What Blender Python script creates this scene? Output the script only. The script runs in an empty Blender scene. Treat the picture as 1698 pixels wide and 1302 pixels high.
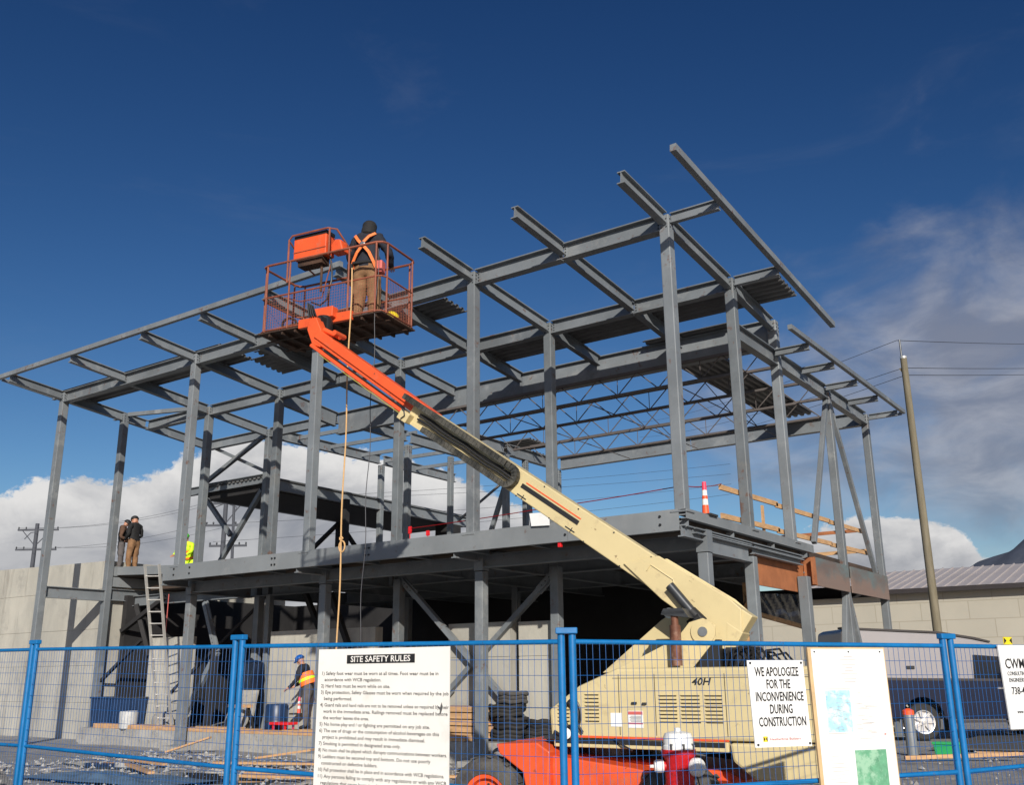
import bpy, bmesh, math, random
from mathutils import Vector, Matrix, noise
random.seed(7)
S = bpy.context.scene
COL = S.collection
R = math.radians
V = Vector

# ---------------------------------------------------------------- camera
cam = bpy.data.cameras.new('Camera'); camo = bpy.data.objects.new('Camera', cam); COL.objects.link(camo)
S.camera = camo
_p, _r, _y = 0.280958, -0.0088426, -0.614346
_f = V((math.sin(_y)*math.cos(_p), math.cos(_y)*math.cos(_p), math.sin(_p)))
_rt = V((math.cos(_y), -math.sin(_y), 0)); _up = _rt.cross(_f)
_r2 = _rt*math.cos(_r)+_up*math.sin(_r); _u2 = -_rt*math.sin(_r)+_up*math.cos(_r)
camo.matrix_world = Matrix(((_r2.x, _u2.x, -_f.x, 7.192), (_r2.y, _u2.y, -_f.y, -15.154), (_r2.z, _u2.z, -_f.z, 1.63), (0, 0, 0, 1)))
cam.sensor_fit = 'HORIZONTAL'; cam.sensor_width = 36; cam.lens = 36*1632.5/1698
cam.clip_start = .1; cam.clip_end = 9000

# ---------------------------------------------------------------- light, sky
SUN_EL = R(23.5); SUNV = V((.66, -.752, math.tan(SUN_EL)*1.0005)).normalized()
sun = bpy.data.lights.new('Sun', 'SUN'); suno = bpy.data.objects.new('Sun', sun); COL.objects.link(suno)
sun.energy = 4.9; sun.angle = R(.55); sun.color = (1, .945, .85)
suno.rotation_euler = SUNV.to_track_quat('Z', 'Y').to_euler(); suno.location = (30, -40, 30)
W = bpy.data.worlds.new('World'); S.world = W; W.use_nodes = True
nt = W.node_tree; nt.nodes.clear()
def N(t, **k):
    n = nt.nodes.new(t)
    for a, b in k.items(): setattr(n, a, b)
    return n
def LK(a, b): nt.links.new(a, b)
def MATH(op, a, b=None, c=None, clamp=False):
    n = N('ShaderNodeMath', operation=op, use_clamp=clamp)
    for i, x in enumerate((a, b, c)):
        if x is None: continue
        if isinstance(x, (int, float)): n.inputs[i].default_value = x
        else: LK(x, n.inputs[i])
    return n.outputs[0]
def MRANGE(x, a, b, c=0., d=1., t='SMOOTHSTEP'):
    n = N('ShaderNodeMapRange', interpolation_type=t)
    LK(x, n.inputs[0]); n.inputs[1].default_value = a; n.inputs[2].default_value = b; n.inputs[3].default_value = c; n.inputs[4].default_value = d
    return n.outputs[0]
def MIXC(f, a, b, bt='MIX'):
    n = N('ShaderNodeMix', data_type='RGBA', blend_type=bt)
    if isinstance(f, (int, float)): n.inputs[0].default_value = f
    else: LK(f, n.inputs[0])
    for s, x in ((n.inputs[6], a), (n.inputs[7], b)):
        if isinstance(x, tuple): s.default_value = x
        else: LK(x, s)
    return n.outputs[2]
def CURVE(x, pts, lo, hi, vlo, vhi):
    u = MRANGE(x, lo, hi, 0, 1, 'LINEAR'); n = N('ShaderNodeFloatCurve'); LK(u, n.inputs[1])
    c = n.mapping.curves[0]
    P = [((a-lo)/(hi-lo), (b-vlo)/(vhi-vlo)) for a, b in pts]
    c.points[0].location = P[0]; c.points[1].location = P[-1]
    for q in P[1:-1]: c.points.new(*q)
    n.mapping.update()
    return MRANGE(n.outputs[0], 0, 1, vlo, vhi, 'LINEAR')
sky = N('ShaderNodeTexSky', sky_type='NISHITA', sun_disc=False, sun_elevation=SUN_EL, sun_rotation=math.atan2(.66, -.752), altitude=50, air_density=1.0, dust_density=.35, ozone_density=2.2)
tc = N('ShaderNodeTexCoord'); vr = N('ShaderNodeVectorRotate', rotation_type='Z_AXIS'); LK(tc.outputs['Generated'], vr.inputs[0]); vr.inputs['Angle'].default_value = -0.614346
sp = N('ShaderNodeSeparateXYZ'); LK(vr.outputs[0], sp.inputs[0])
az = MATH('MULTIPLY', MATH('ARCTAN2', sp.outputs[0], sp.outputs[1]), 57.2958)      # degrees right of the street view's heading
el = MATH('MULTIPLY', MATH('ARCSINE', sp.outputs[2]), 57.2958)
def NZ(sx, sy, scale, detail=6, rough=.55, dist=0., off=0.):
    cb = N('ShaderNodeCombineXYZ'); LK(MATH('MULTIPLY', az, sx), cb.inputs[0]); LK(MATH('MULTIPLY', el, sy), cb.inputs[1]); cb.inputs[2].default_value = off
    n = N('ShaderNodeTexNoise'); LK(cb.outputs[0], n.inputs['Vector']); n.inputs['Scale'].default_value = scale; n.inputs['Detail'].default_value = detail
    n.inputs['Roughness'].default_value = rough; n.inputs['Distortion'].default_value = dist
    return n.outputs[0]
hs = N('ShaderNodeHueSaturation'); LK(sky.outputs[0], hs.inputs['Color']); hs.inputs['Saturation'].default_value = 1.06; hs.inputs['Hue'].default_value = .508
sc_ = N('ShaderNodeSeparateColor'); LK(sky.outputs[0], sc_.inputs[0]); cc_ = N('ShaderNodeCombineColor')
for i_, (k_, g_) in enumerate(((.180, 1.9), (.275, 1.6), (.415, 1.4))): LK(MATH('MULTIPLY', MATH('POWER', sc_.outputs[i_], g_), k_), cc_.inputs[i_])
skyc = cc_.outputs[0]
# cumulus bank low on the left
top = CURVE(az, [(-60, 3), (-44, 5), (-34, 8.2), (-31, 8.6), (-27.8, 9.2), (-25, 10.6), (-22, 10.2), (-19, 11.7), (-14.8, 13.2), (-10.3, 12.6), (-5.3, 12.0), (-1.5, 10.4), (1.5, 8.6), (6, 4), (14, 4.0), (16.7, 7.8), (20.5, 8.2), (23.5, 7.6), (25.6, 5.6), (29, 3.5), (60, 1)], -60, 60, 0, 16)
n1 = NZ(1, 1.35, .30, 11, .66, .4); n2 = NZ(1, 1.3, .13, 4, .5, 0, 7.3); n3 = NZ(1, 1.5, .9, 9, .66, .3, 3.1)
lump = MATH('ADD', MATH('MULTIPLY', MATH('SUBTRACT', n1, .5), 3.4), MATH('MULTIPLY', MATH('SUBTRACT', n3, .5), 1.5))
d = MATH('SUBTRACT', MATH('ADD', top, lump), el)
bank = MRANGE(d, -.10, .34)
belly = MRANGE(NZ(1, 1.7, .16, 7, .55, .6, 1.7), .34, .62)
lit = MRANGE(d, 0.0, 3.6, 1.0, .0)
bright = MATH('ADD', MATH('MULTIPLY', lit, .62), MATH('MULTIPLY', belly, .46), clamp=True)
cw = MIXC(bright, (3.3, 3.5, 4.0, 1), (8.9, 8.8, 8.7, 1))
c1 = MIXC(bank, skyc, cw)
# grey-lilac deck of thinner cloud on the right
prof = CURVE(az, [(-60, -1), (1, -1), (8, .0), (14, .28), (20, .56), (30, .86), (40, .7), (52, -.6), (60, -1)], -60, 60, -1, 1)
vert = CURVE(el, [(0, -.4), (6, -.1), (9, .40), (13, .58), (17, .40), (20, .0), (23.5, -.22), (27, -.6), (40, -1)], 0, 40, -1, 1)
m1 = NZ(1, 1.6, .13, 9, .58, .35, 11.2)
dens = MATH('ADD', MATH('ADD', prof, vert), MATH('MULTIPLY', MATH('SUBTRACT', m1, .53), 2.3))
thin = MRANGE(dens, .16, 1.6, 0, .80)
gcol = MIXC(MRANGE(NZ(1, 2.3, .17, 7, .55, .4, 5.5), .36, .66), (2.7, 2.85, 3.5, 1), (5.0, 5.0, 5.4, 1))
c2 = MIXC(MATH('MULTIPLY', thin, MRANGE(bank, 0, 1, 1, 0, 'LINEAR')), c1, gcol)
# faint high veils
v1 = NZ(.55, 2.2, .10, 7, .62, .8, 21.)
veil = MATH('MULTIPLY', MRANGE(v1, .50, .78, 0, .06), MRANGE(el, 12, 24, .4, 1.))
c3 = MIXC(veil, c2, (3.4, 3.7, 4.4, 1))
bg = N('ShaderNodeBackground'); LK(c3, bg.inputs[0]); bg.inputs[1].default_value = .085
ow = N('ShaderNodeOutputWorld'); LK(bg.outputs[0], ow.inputs[0])
S.view_settings.view_transform = 'Standard'; S.view_settings.look = 'None'; S.view_settings.exposure = 0.0; S.view_settings.gamma = 1
S.render.engine = 'CYCLES'; S.cycles.diffuse_bounces = 2

# ---------------------------------------------------------------- materials
def mat(name, col, rough=.6, metal=0., var=.12, scale=3., bump=0., bscale=40., col2=None, fac=(.45, .7), spec=.5, alpha=None, aniso=(1, 1, 1), spots=None, streak=None, rnd=0.):
    m = bpy.data.materials.new(name); m.use_nodes = True; t = m.node_tree; b = t.nodes['Principled BSDF']
    b.inputs['Roughness'].default_value = rough; b.inputs['Metallic'].default_value = metal; b.inputs['Specular IOR Level'].default_value = spec
    tx = t.nodes.new('ShaderNodeTexCoord'); mp = t.nodes.new('ShaderNodeMapping'); t.links.new(tx.outputs['Object'], mp.inputs[0]); mp.inputs['Scale'].default_value = aniso
    no = t.nodes.new('ShaderNodeTexNoise'); t.links.new(mp.outputs[0], no.inputs['Vector']); no.inputs['Scale'].default_value = scale; no.inputs['Detail'].default_value = 8; no.inputs['Roughness'].default_value = .62
    mr = t.nodes.new('ShaderNodeMapRange'); t.links.new(no.outputs[0], mr.inputs[0]); mr.inputs[1].default_value = .3; mr.inputs[2].default_value = .7; mr.inputs[3].default_value = 1-var; mr.inputs[4].default_value = 1+var
    mx = t.nodes.new('ShaderNodeMix'); mx.data_type = 'RGBA'; mx.blend_type = 'MULTIPLY'; mx.inputs[0].default_value = 1
    mx.inputs[6].default_value = (*col, 1); t.links.new(mr.outputs[0], mx.inputs[7]); out = mx.outputs[2]
    if col2:
        n2 = t.nodes.new('ShaderNodeTexNoise'); t.links.new(mp.outputs[0], n2.inputs['Vector']); n2.inputs['Scale'].default_value = scale*.6; n2.inputs['Detail'].default_value = 10; n2.inputs['Roughness'].default_value = .7
        r2 = t.nodes.new('ShaderNodeMapRange'); t.links.new(n2.outputs[0], r2.inputs[0]); r2.inputs[1].default_value = fac[0]; r2.inputs[2].default_value = fac[1]
        m2 = t.nodes.new('ShaderNodeMix'); m2.data_type = 'RGBA'; t.links.new(r2.outputs[0], m2.inputs[0]); t.links.new(out, m2.inputs[6]); m2.inputs[7].default_value = (*col2, 1); out = m2.outputs[2]
    def over(out, scl, lo, hi, c3, amt, seed, an=None):
        src = tx.outputs['Object']
        m3 = t.nodes.new('ShaderNodeMapping'); t.links.new(src, m3.inputs[0]); m3.inputs['Location'].default_value = (seed, seed*.7, 0)
        if an: m3.inputs['Scale'].default_value = an
        n3 = t.nodes.new('ShaderNodeTexNoise'); t.links.new(m3.outputs[0], n3.inputs['Vector']); n3.inputs['Scale'].default_value = scl; n3.inputs['Detail'].default_value = 9; n3.inputs['Roughness'].default_value = .68
        r3 = t.nodes.new('ShaderNodeMapRange'); t.links.new(n3.outputs[0], r3.inputs[0]); r3.inputs[1].default_value = lo; r3.inputs[2].default_value = hi; r3.inputs[4].default_value = amt
        x3 = t.nodes.new('ShaderNodeMix'); x3.data_type = 'RGBA'; t.links.new(r3.outputs[0], x3.inputs[0]); t.links.new(out, x3.inputs[6]); x3.inputs[7].default_value = (*c3, 1); return x3.outputs[2]
    if rnd:
        oi = t.nodes.new('ShaderNodeObjectInfo'); ro = t.nodes.new('ShaderNodeMapRange'); t.links.new(oi.outputs['Random'], ro.inputs[0]); ro.inputs[3].default_value = 1-rnd; ro.inputs[4].default_value = 1+rnd
        xo = t.nodes.new('ShaderNodeMix'); xo.data_type = 'RGBA'; xo.blend_type = 'MULTIPLY'; xo.inputs[0].default_value = 1; t.links.new(out, xo.inputs[6]); t.links.new(ro.outputs[0], xo.inputs[7]); out = xo.outputs[2]
    if spots: out = over(out, *spots)
    if streak: out = over(out, *streak)
    t.links.new(out, b.inputs['Base Color'])
    if bump:
        nb = t.nodes.new('ShaderNodeTexNoise'); t.links.new(mp.outputs[0], nb.inputs['Vector']); nb.inputs['Scale'].default_value = bscale; nb.inputs['Detail'].default_value = 6
        bp = t.nodes.new('ShaderNodeBump'); t.links.new(nb.outputs[0], bp.inputs['Height']); bp.inputs['Strength'].default_value = bump; bp.inputs['Distance'].default_value = .02; t.links.new(bp.outputs[0], b.inputs['Normal'])
    return m
M = {}
M['steel'] = mat('steel_paint', (.172, .188, .202), .46, 0, .17, 1.1, .0, 60, (.13, .14, .145), (.5, .74), spots=(4.5, .60, .68, (.13, .06, .035), .8, 5.), streak=(1.3, .56, .70, (.29, .30, .30), .75, 11.), rnd=.13)
M['steel2'] = mat('steel_paint_weathered', (.165, .182, .194), .48, 0, .22, 1.9, .0, 60, (.225, .22, .205), (.54, .74), spots=(4., .59, .67, (.13, .065, .04), .8, 3.), rnd=.15)
M['channel'] = mat('edge_channel_paint', (.20, .215, .225), .55, 0, .12, .8, .0, 60, (.16, .172, .18), (.5, .75), spots=(5., .64, .70, (.12, .06, .04), .6, 2.), streak=(1.2, .56, .70, (.28, .285, .285), .5, 4.), rnd=.05)
M['deckmetal'] = mat('galvanised_deck', (.15, .15, .15), .5, .35, .2, 2., .05)
M['joist'] = mat('joist_red_oxide', (.11, .095, .09), .6, 0, .2, 3.)
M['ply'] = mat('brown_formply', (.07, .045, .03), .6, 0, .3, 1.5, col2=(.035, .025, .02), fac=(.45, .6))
M['concrete'] = mat('concrete', (.43, .41, .355), .85, 0, .14, .9, .25, 25, (.31, .30, .27), (.42, .68), aniso=(1, 1, .45), spots=(1.1, .56, .66, (.24, .23, .21), .45, 9.), streak=(3., .54, .66, (.20, .185, .16), .6, 1., (1, 1, .08)))
M['conc2'] = mat('concrete_footing', (.36, .345, .315), .9, 0, .2, 2.5, .3, 30, (.24, .225, .20), (.45, .7), spots=(9., .56, .64, (.16, .15, .14), .6, 9.))
M['dark'] = mat('shade_black_and_dark_parts', (.018, .017, .018), .8, 0, .3, 2)  # near-black for dark parts; on the rear wall it paints in interior shade
M['lumber'] = mat('lumber', (.52, .31, .15), .75, 0, .22, 4, .1, 60, (.38, .22, .11), (.5, .7), aniso=(1, 1, 4))
M['rust'] = mat('orange_form_panel', (.36, .13, .05), .7, 0, .2, 3, col2=(.22, .075, .03), fac=(.5, .7))
M['teal'] = mat('weathered_teal_panel', (.12, .19, .20), .6, 0, .3, .9, .1, 30, (.15, .115, .10), (.40, .58), aniso=(1, .5, 1.6))
M['blue'] = mat('blue_fence_paint', (.004, .15, .40), .42, 0, .14, 9, col2=(.003, .10, .28), fac=(.55, .8), spots=(14., .63, .68, (.10, .07, .06), .7, 4.))
M['bluewire'] = mat('blue_fence_wire', (.008, .10, .33), .45, 0, .1, 5)
M['white'] = mat('sign_white', (.79, .77, .73), .5, 0, .04, 3, spots=(2.5, .56, .70, (.62, .58, .52), .5, 4.))
M['paper'] = mat('paper_white', (.80, .80, .79), .6, 0, .04, 5, spots=(3., .57, .70, (.64, .62, .58), .45, 4.))
M['black'] = mat('black_print', (.012, .012, .013), .6, 0, .1)
M['grey_ink'] = mat('faded_print', (.09, .09, .09), .7, 0, .1)
M['faint'] = mat('faint_print', (.42, .38, .36), .7, 0, .1)
M['redink'] = mat('red_print', (.55, .12, .10), .6)
M['yellow'] = mat('yellow_print', (.80, .62, .02), .5)
M['planblue'] = mat('blue_plan_print', (.38, .66, .80), .6, 0, .25, 16, col2=(.62, .78, .84), fac=(.48, .56))
M['plangreen'] = mat('green_map_print', (.13, .36, .21), .6, 0, .3, 14, col2=(.30, .52, .36), fac=(.46, .56))
M['plyboard'] = mat('plywood_board', (.60, .42, .22), .7, 0, .15, 8)
M['cream'] = mat('cream_paint', (.61, .505, .275), .48, 0, .08, 1.2, .03, 30, (.50, .40, .22), (.56, .8), spots=(9., .66, .70, (.20, .13, .07), .8, 4.), streak=(3.5, .58, .70, (.36, .28, .17), .55, 2.))
M['orange'] = mat('orange_paint', (.76, .10, .025), .45, 0, .12, 3, col2=(.48, .06, .02), fac=(.5, .78), spots=(10., .62, .68, (.16, .06, .035), .8, 4.), streak=(4., .58, .7, (.40, .17, .10), .5, 2.))
M['rustrail'] = mat('rusty_orange_rail', (.27, .075, .038), .65, 0, .28, 7, .15, 80, (.20, .06, .035), (.46, .64))
M['rustplate'] = mat('rusted_floor_plate', (.07, .035, .02), .8, 0, .4, 3, .2, 40, (.025, .014, .010), (.42, .6))
M['rubber'] = mat('rubber', (.028, .027, .026), .85, 0, .2, 6, .2, 60)
M['tyre'] = mat('dusty_tyre', (.10, .095, .085), .9, 0, .2, 5, .3, 50, (.055, .05, .048), (.45, .6))
M['hose'] = mat('black_hose', (.018, .018, .02), .45)
M['tarp'] = mat('blue_grey_tarp', (.10, .16, .23), .5, 0, .2, 3)
M['hoseyellow'] = mat('dull_yellow_hose', (.42, .33, .06), .6)
M['chain'] = mat('cable_track', (.09, .085, .07), .6, .2, .35, 8, .3, 60, (.03, .03, .026), (.42, .58))
M['chrome'] = mat('worn_metal', (.45, .44, .42), .35, .9, .15, 8)
M['darkmetal'] = mat('dark_cylinder', (.06, .063, .068), .4, .5, .2, 6)
M['rustcyl'] = mat('rusty_cylinder', (.15, .06, .035), .6, .2, .3, 8, col2=(.32, .20, .14), fac=(.5, .65))
M['wood_pole'] = mat('weathered_pole_wood', (.185, .16, .11), .85, 0, .18, 3, .3, 30, (.13, .105, .06), (.48, .66), aniso=(3, 3, .3))
M['darkpole'] = mat('dark_pole_wood', (.065, .07, .085), .8)
M['wire'] = mat('overhead_wire', (.035, .038, .045), .6)
M['rope'] = mat('manila_rope', (.62, .38, .17), .8, 0, .1, 30)
M['cable'] = mat('dark_cable', (.02, .02, .03), .5)
M['red'] = mat('hydrant_red', (.55, .012, .018), .5, 0, .14, 6, .2, 60, spots=(12., .60, .68, (.16, .02, .02), .8, 3.))
M['hydwhite'] = mat('hydrant_white', (.80, .80, .78), .4, 0, .06, 6, col2=(.35, .33, .30), fac=(.6, .75))
M['pailgrey'] = mat('grey_pail', (.45, .45, .44), .6, 0, .15, 9)
M['skin'] = mat('skin', (.46, .23, .15), .55, 0, .06)
M['navy'] = mat('dark_navy_cloth', (.014, .016, .026), .85, 0, .25, 10, .3, 25)
M['blackcloth'] = mat('black_cloth', (.012, .012, .013), .85, 0, .25, 10, .3, 25)
M['brown'] = mat('tan_canvas_trousers', (.23, .125, .06), .9, 0, .22, 7, .4, 18, (.15, .075, .035), (.48, .66))
M['greycloth'] = mat('grey_work_trousers', (.10, .09, .09), .9, 0, .22, 8, .3, 20)
M['browncloth'] = mat('brown_jacket', (.10, .055, .035), .9, 0, .2, 8, .3, 20)
M['hv'] = mat('hi_vis_yellow', (.62, .92, .02), .6, 0, .1, 9)
M['hvgreen'] = mat('hi_vis_green', (.05, .42, .02), .6)
M['hvorange'] = mat('hi_vis_orange', (.95, .20, .03), .6)
M['strap'] = mat('orange_webbing', (.90, .22, .06), .6)
M['bluehat'] = mat('blue_hard_hat', (.01, .10, .42), .3)
M['truckblue'] = mat('dark_blue_car_paint', (.006, .012, .035), .25, .2, .1)
M['silver'] = mat('silver_lilac_paint', (.30, .285, .295), .38, .25, .05, 1)
M['glass'] = mat('dark_window_glass', (.01, .012, .018), .06, 0, .1)
M['rim'] = mat('alloy_rim', (.72, .72, .72), .3, .6, .05)
M['carred'] = mat('dark_red_car_paint', (.22, .008, .01), .2, .1, .05)
M['lens'] = mat('red_lamp_lens', (.55, .01, .01), .15)
M['alu'] = mat('aluminium', (.62, .60, .56), .4, .5, .08)
M['coneo'] = mat('cone_orange', (.95, .11, .03), .5)
M['conep'] = mat('fluorescent_pink', (.95, .06, .12), .5)
M['plasticblue'] = mat('blue_plastic_bin', (.01, .03, .085), .4, 0, .2)
M['plasticgreen'] = mat('green_plastic', (.03, .38, .12), .4)
M['redplastic'] = mat('red_plastic', (.70, .015, .02), .35)
M['debris'] = mat('debris_mix', (.36, .33, .29), .9, 0, .4, 9)
M['roofmetal'] = mat('pale_metal_roof', (.43, .39, .38), .5, .1, .08, .5)
M['gutter'] = mat('dark_gutter', (.03, .024, .024), .6)
M['asphalt'] = mat('asphalt', (.075, .072, .070), .9, 0, .2, 3, .3, 60)
M['mountain'] = mat('far_mountain', (.055, .068, .10), .95, 0, .22, .010, .0, 10, (.09, .10, .13), (.5, .7))
M['polysheet'] = mat('black_poly_sheet', (.012, .018, .035), .22, 0, .3, 2, .5, 4)
M['whiteblk'] = mat('pale_building_panel', (.62, .60, .55), .8)
M['gravel'] = mat('crushed_gravel', (.26, .255, .25), .9, 0, .35, 6, .8, 40, (.33, .30, .26), (.5, .68), spots=(.7, .52, .64, (.15, .14, .13), .8, 4.), streak=(2.2, .55, .62, (.38, .35, .31), .6, 8.))
M['pebble'] = mat('pebble', (.34, .33, .31), .9, 0, .45, 2.5)
M['puddle'] = mat('shallow_water', (.03, .035, .04), .03, 0, .1)
# concrete block coursing for the neighbour's wall: brick node drives colour and bump
def blockmat():
    m = mat('concrete_block_wall', (.42, .385, .31), .9, 0, .12, .35, .2, 20); t = m.node_tree; b = t.nodes['Principled BSDF']
    tx = t.nodes.new('ShaderNodeTexCoord'); sx = t.nodes.new('ShaderNodeSeparateXYZ'); cx = t.nodes.new('ShaderNodeCombineXYZ'); t.links.new(tx.outputs['Object'], sx.inputs[0]); t.links.new(sx.outputs[0], cx.inputs[0]); t.links.new(sx.outputs[2], cx.inputs[1])
    br = t.nodes.new('ShaderNodeTexBrick'); t.links.new(cx.outputs[0], br.inputs[0]); br.inputs['Scale'].default_value = 1; br.inputs['Brick Width'].default_value = 1.9; br.inputs['Row Height'].default_value = .75; br.inputs['Mortar Size'].default_value = .022; br.inputs['Mortar Smooth'].default_value = .3
    br.inputs[1].default_value = (.42, .395, .34, 1); br.inputs[2].default_value = (.36, .34, .295, 1); br.inputs[3].default_value = (.20, .18, .14, 1)
    mx = t.nodes.new('ShaderNodeMix'); mx.data_type = 'RGBA'; mx.inputs[0].default_value = .42
    t.links.new(b.inputs['Base Color'].links[0].from_socket, mx.inputs[6]); t.links.new(br.outputs[0], mx.inputs[7]); t.links.new(mx.outputs[2], b.inputs['Base Color'])
    return m
M['block'] = blockmat()

def twotone(m, z0, z1, c):
    t = M[m].node_tree; b = t.nodes['Principled BSDF']; tx = t.nodes.new('ShaderNodeTexCoord'); sx = t.nodes.new('ShaderNodeSeparateXYZ'); t.links.new(tx.outputs['Object'], sx.inputs[0])
    no = t.nodes.new('ShaderNodeTexNoise'); t.links.new(tx.outputs['Object'], no.inputs['Vector']); no.inputs['Scale'].default_value = 1.3; no.inputs['Detail'].default_value = 8
    ad = t.nodes.new('ShaderNodeMath'); ad.operation = 'MULTIPLY_ADD'; t.links.new(no.outputs[0], ad.inputs[0]); ad.inputs[1].default_value = .9; t.links.new(sx.outputs[2], ad.inputs[2])
    r = t.nodes.new('ShaderNodeMapRange'); t.links.new(ad.outputs[0], r.inputs[0]); r.inputs[1].default_value = z0+.45; r.inputs[2].default_value = z1+.45; r.inputs[3].default_value = .9; r.inputs[4].default_value = 0
    x = t.nodes.new('ShaderNodeMix'); x.data_type = 'RGBA'; t.links.new(r.outputs[0], x.inputs[0]); t.links.new(b.inputs['Base Color'].links[0].from_socket, x.inputs[6]); x.inputs[7].default_value = (*c, 1); t.links.new(x.outputs[2], b.inputs['Base Color'])
twotone('teal', 3.66-5*0, 3.86, (.22, .15, .12))

# ---------------------------------------------------------------- builders
INV = {}
class MB:
    def __init__(s): s.v = []; s.f = []; s.mi = []; s.cur = 0; s.sm = []; s.smooth = False
    def add(s, vs, fs):
        o = len(s.v); s.v += [V(x) for x in vs]
        for f in fs: s.f.append([i+o for i in f]); s.mi.append(s.cur); s.sm.append(s.smooth)
        return s
    def hexa(s, p):   # p: 8 corners, bottom 4 ccw, top 4
        return s.add(p, [(3, 2, 1, 0), (4, 5, 6, 7), (0, 1, 5, 4), (1, 2, 6, 5), (2, 3, 7, 6), (3, 0, 4, 7)])
    def box(s, x0, x1, y0, y1, z0, z1):
        return s.hexa([(x0, y0, z0), (x1, y0, z0), (x1, y1, z0), (x0, y1, z0), (x0, y0, z1), (x1, y0, z1), (x1, y1, z1), (x0, y1, z1)])
    def obox(s, c, a, b, d):   # centre and three half axes
        c, a, b, d = V(c), V(a), V(b), V(d)
        return s.hexa([c-a-b-d, c+a-b-d, c+a+b-d, c-a+b-d, c-a-b+d, c+a-b+d, c+a+b+d, c-a+b+d])
    def bar(s, p, q, w, h=None, up=(0, 0, 1)):
        p, q = V(p), V(q); h = h or w; t = (q-p).normalized(); u = V(up)
        if abs(t.dot(u)) > .95: u = V((0, 1, 0))
        sd = t.cross(u).normalized(); u = sd.cross(t)
        return s.obox((p+q)/2, (q-p)/2, sd*w/2, u*h/2)
    def tube(s, p, q, r, n=8, r2=None, cap=True):
        p, q = V(p), V(q); r2 = r if r2 is None else r2; t = (q-p).normalized(); u = V((0, 0, 1)) if abs(t.z) < .9 else V((1, 0, 0))
        a = t.cross(u).normalized(); b = t.cross(a); vs = []
        for i in range(n):
            k = 2*math.pi*i/n; dd = a*math.cos(k)+b*math.sin(k); vs += [p+dd*r, q+dd*r2]
        fs = [(2*i, 2*i+1, (2*i+3) % (2*n), (2*i+2) % (2*n)) for i in range(n)]
        o = s.smooth; s.smooth = n > 6; s.add(vs, fs); s.smooth = o
        if cap: s.add([vs[2*i] for i in range(n)], [tuple(range(n))]); s.add([vs[2*i+1] for i in range(n)], [tuple(range(n-1, -1, -1))])
        return s
    def path(s, pts, r, n=6, closed=False):
        pts = [V(p) for p in pts]; m = len(pts); vs = []; prev = None
        for i, p in enumerate(pts):
            a = pts[(i-1) % m] if (closed or i) else p; b = pts[(i+1) % m] if (closed or i < m-1) else p
            t = (b-a).normalized()
            if prev is None: u = V((0, 0, 1)) if abs(t.z) < .9 else V((1, 0, 0)); x = t.cross(u).normalized()
            else: x = (prev-t*prev.dot(t)).normalized()
            prev = x; y = t.cross(x)
            for k in range(n): an = 2*math.pi*k/n; vs.append(p+(x*math.cos(an)+y*math.sin(an))*(r[i] if isinstance(r, (list, tuple)) else r))
        fs = []
        for i in range(m if closed else m-1):
            j = (i+1) % m
            for k in range(n): l = (k+1) % n; fs.append((i*n+k, j*n+k, j*n+l, i*n+l))
        o = s.smooth; s.smooth = n > 4; s.add(vs, fs); s.smooth = o
        if not closed: s.add(vs[:n], [tuple(range(n-1, -1, -1))]); s.add(vs[-n:], [tuple(range(n))])
        return s
    def prism(s, poly, off0, off1, fn):   # poly 2D points; fn(a,b,off)->3D
        n = len(poly); vs = [fn(a, b, off0) for a, b in poly]+[fn(a, b, off1) for a, b in poly]
        fs = [tuple(range(n-1, -1, -1)), tuple(range(n, 2*n))]+[(i, (i+1) % n, n+(i+1) % n, n+i) for i in range(n)]
        return s.add(vs, fs)
    def lathe(s, prof, c, n=20, ax=(0, 0, 1), cap=True):
        ax = V(ax).normalized(); u = V((1, 0, 0)) if abs(ax.x) < .9 else V((0, 1, 0)); a = ax.cross(u).normalized(); b = ax.cross(a); c = V(c); vs = []
        for r, h in prof:
            for k in range(n): t = 2*math.pi*k/n; vs.append(c+ax*h+(a*math.cos(t)+b*math.sin(t))*r)
        fs = [(i*n+k, i*n+(k+1) % n, (i+1)*n+(k+1) % n, (i+1)*n+k) for i in range(len(prof)-1) for k in range(n)]
        o = s.smooth; s.smooth = True; s.add(vs, fs); s.smooth = o
        if cap: s.add(vs[:n], [tuple(range(n-1, -1, -1))]); s.add(vs[-n:], [tuple(range(n))])
        return s
    def ibeam(s, p, q, d=.3, w=.16, tf=.021, tw=.012):   # top centre line from p to q
        p, q = V(p), V(q); t = (q-p).normalized(); sd = t.cross(V((0, 0, 1))).normalized(); u = sd.cross(t)
        c = (p+q)/2; h = (q-p)/2
        s.obox(c-u*tf/2, h, sd*w/2, u*tf/2); s.obox(c-u*(d-tf/2), h, sd*w/2, u*tf/2)
        s.obox(c-u*d/2, h, sd*tw/2, u*(d/2-tf))
        return s
    def T(s, m):
        s.v = [m @ x for x in s.v]; return s
    def build(s, name, m, parent=None, bevel=0):
        me = bpy.data.meshes.new(name); iv = INV.get(parent.name) if parent else None
        me.from_pydata([iv @ x if iv else x for x in s.v], [], s.f)
        for x in (m if isinstance(m, (list, tuple)) else [m]): me.materials.append(x)
        me.polygons.foreach_set('material_index', s.mi); me.polygons.foreach_set('use_smooth', s.sm)
        me.validate(); me.update()
        bm = bmesh.new(); bm.from_mesh(me); bmesh.ops.recalc_face_normals(bm, faces=bm.faces); bm.to_mesh(me); bm.free()
        if any(s.sm):
            try: me.set_sharp_from_angle(angle=R(40))
            except Exception: pass
        o = bpy.data.objects.new(name, me); COL.objects.link(o)
        if parent: o.parent = parent; INV[o.name] = iv
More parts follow.
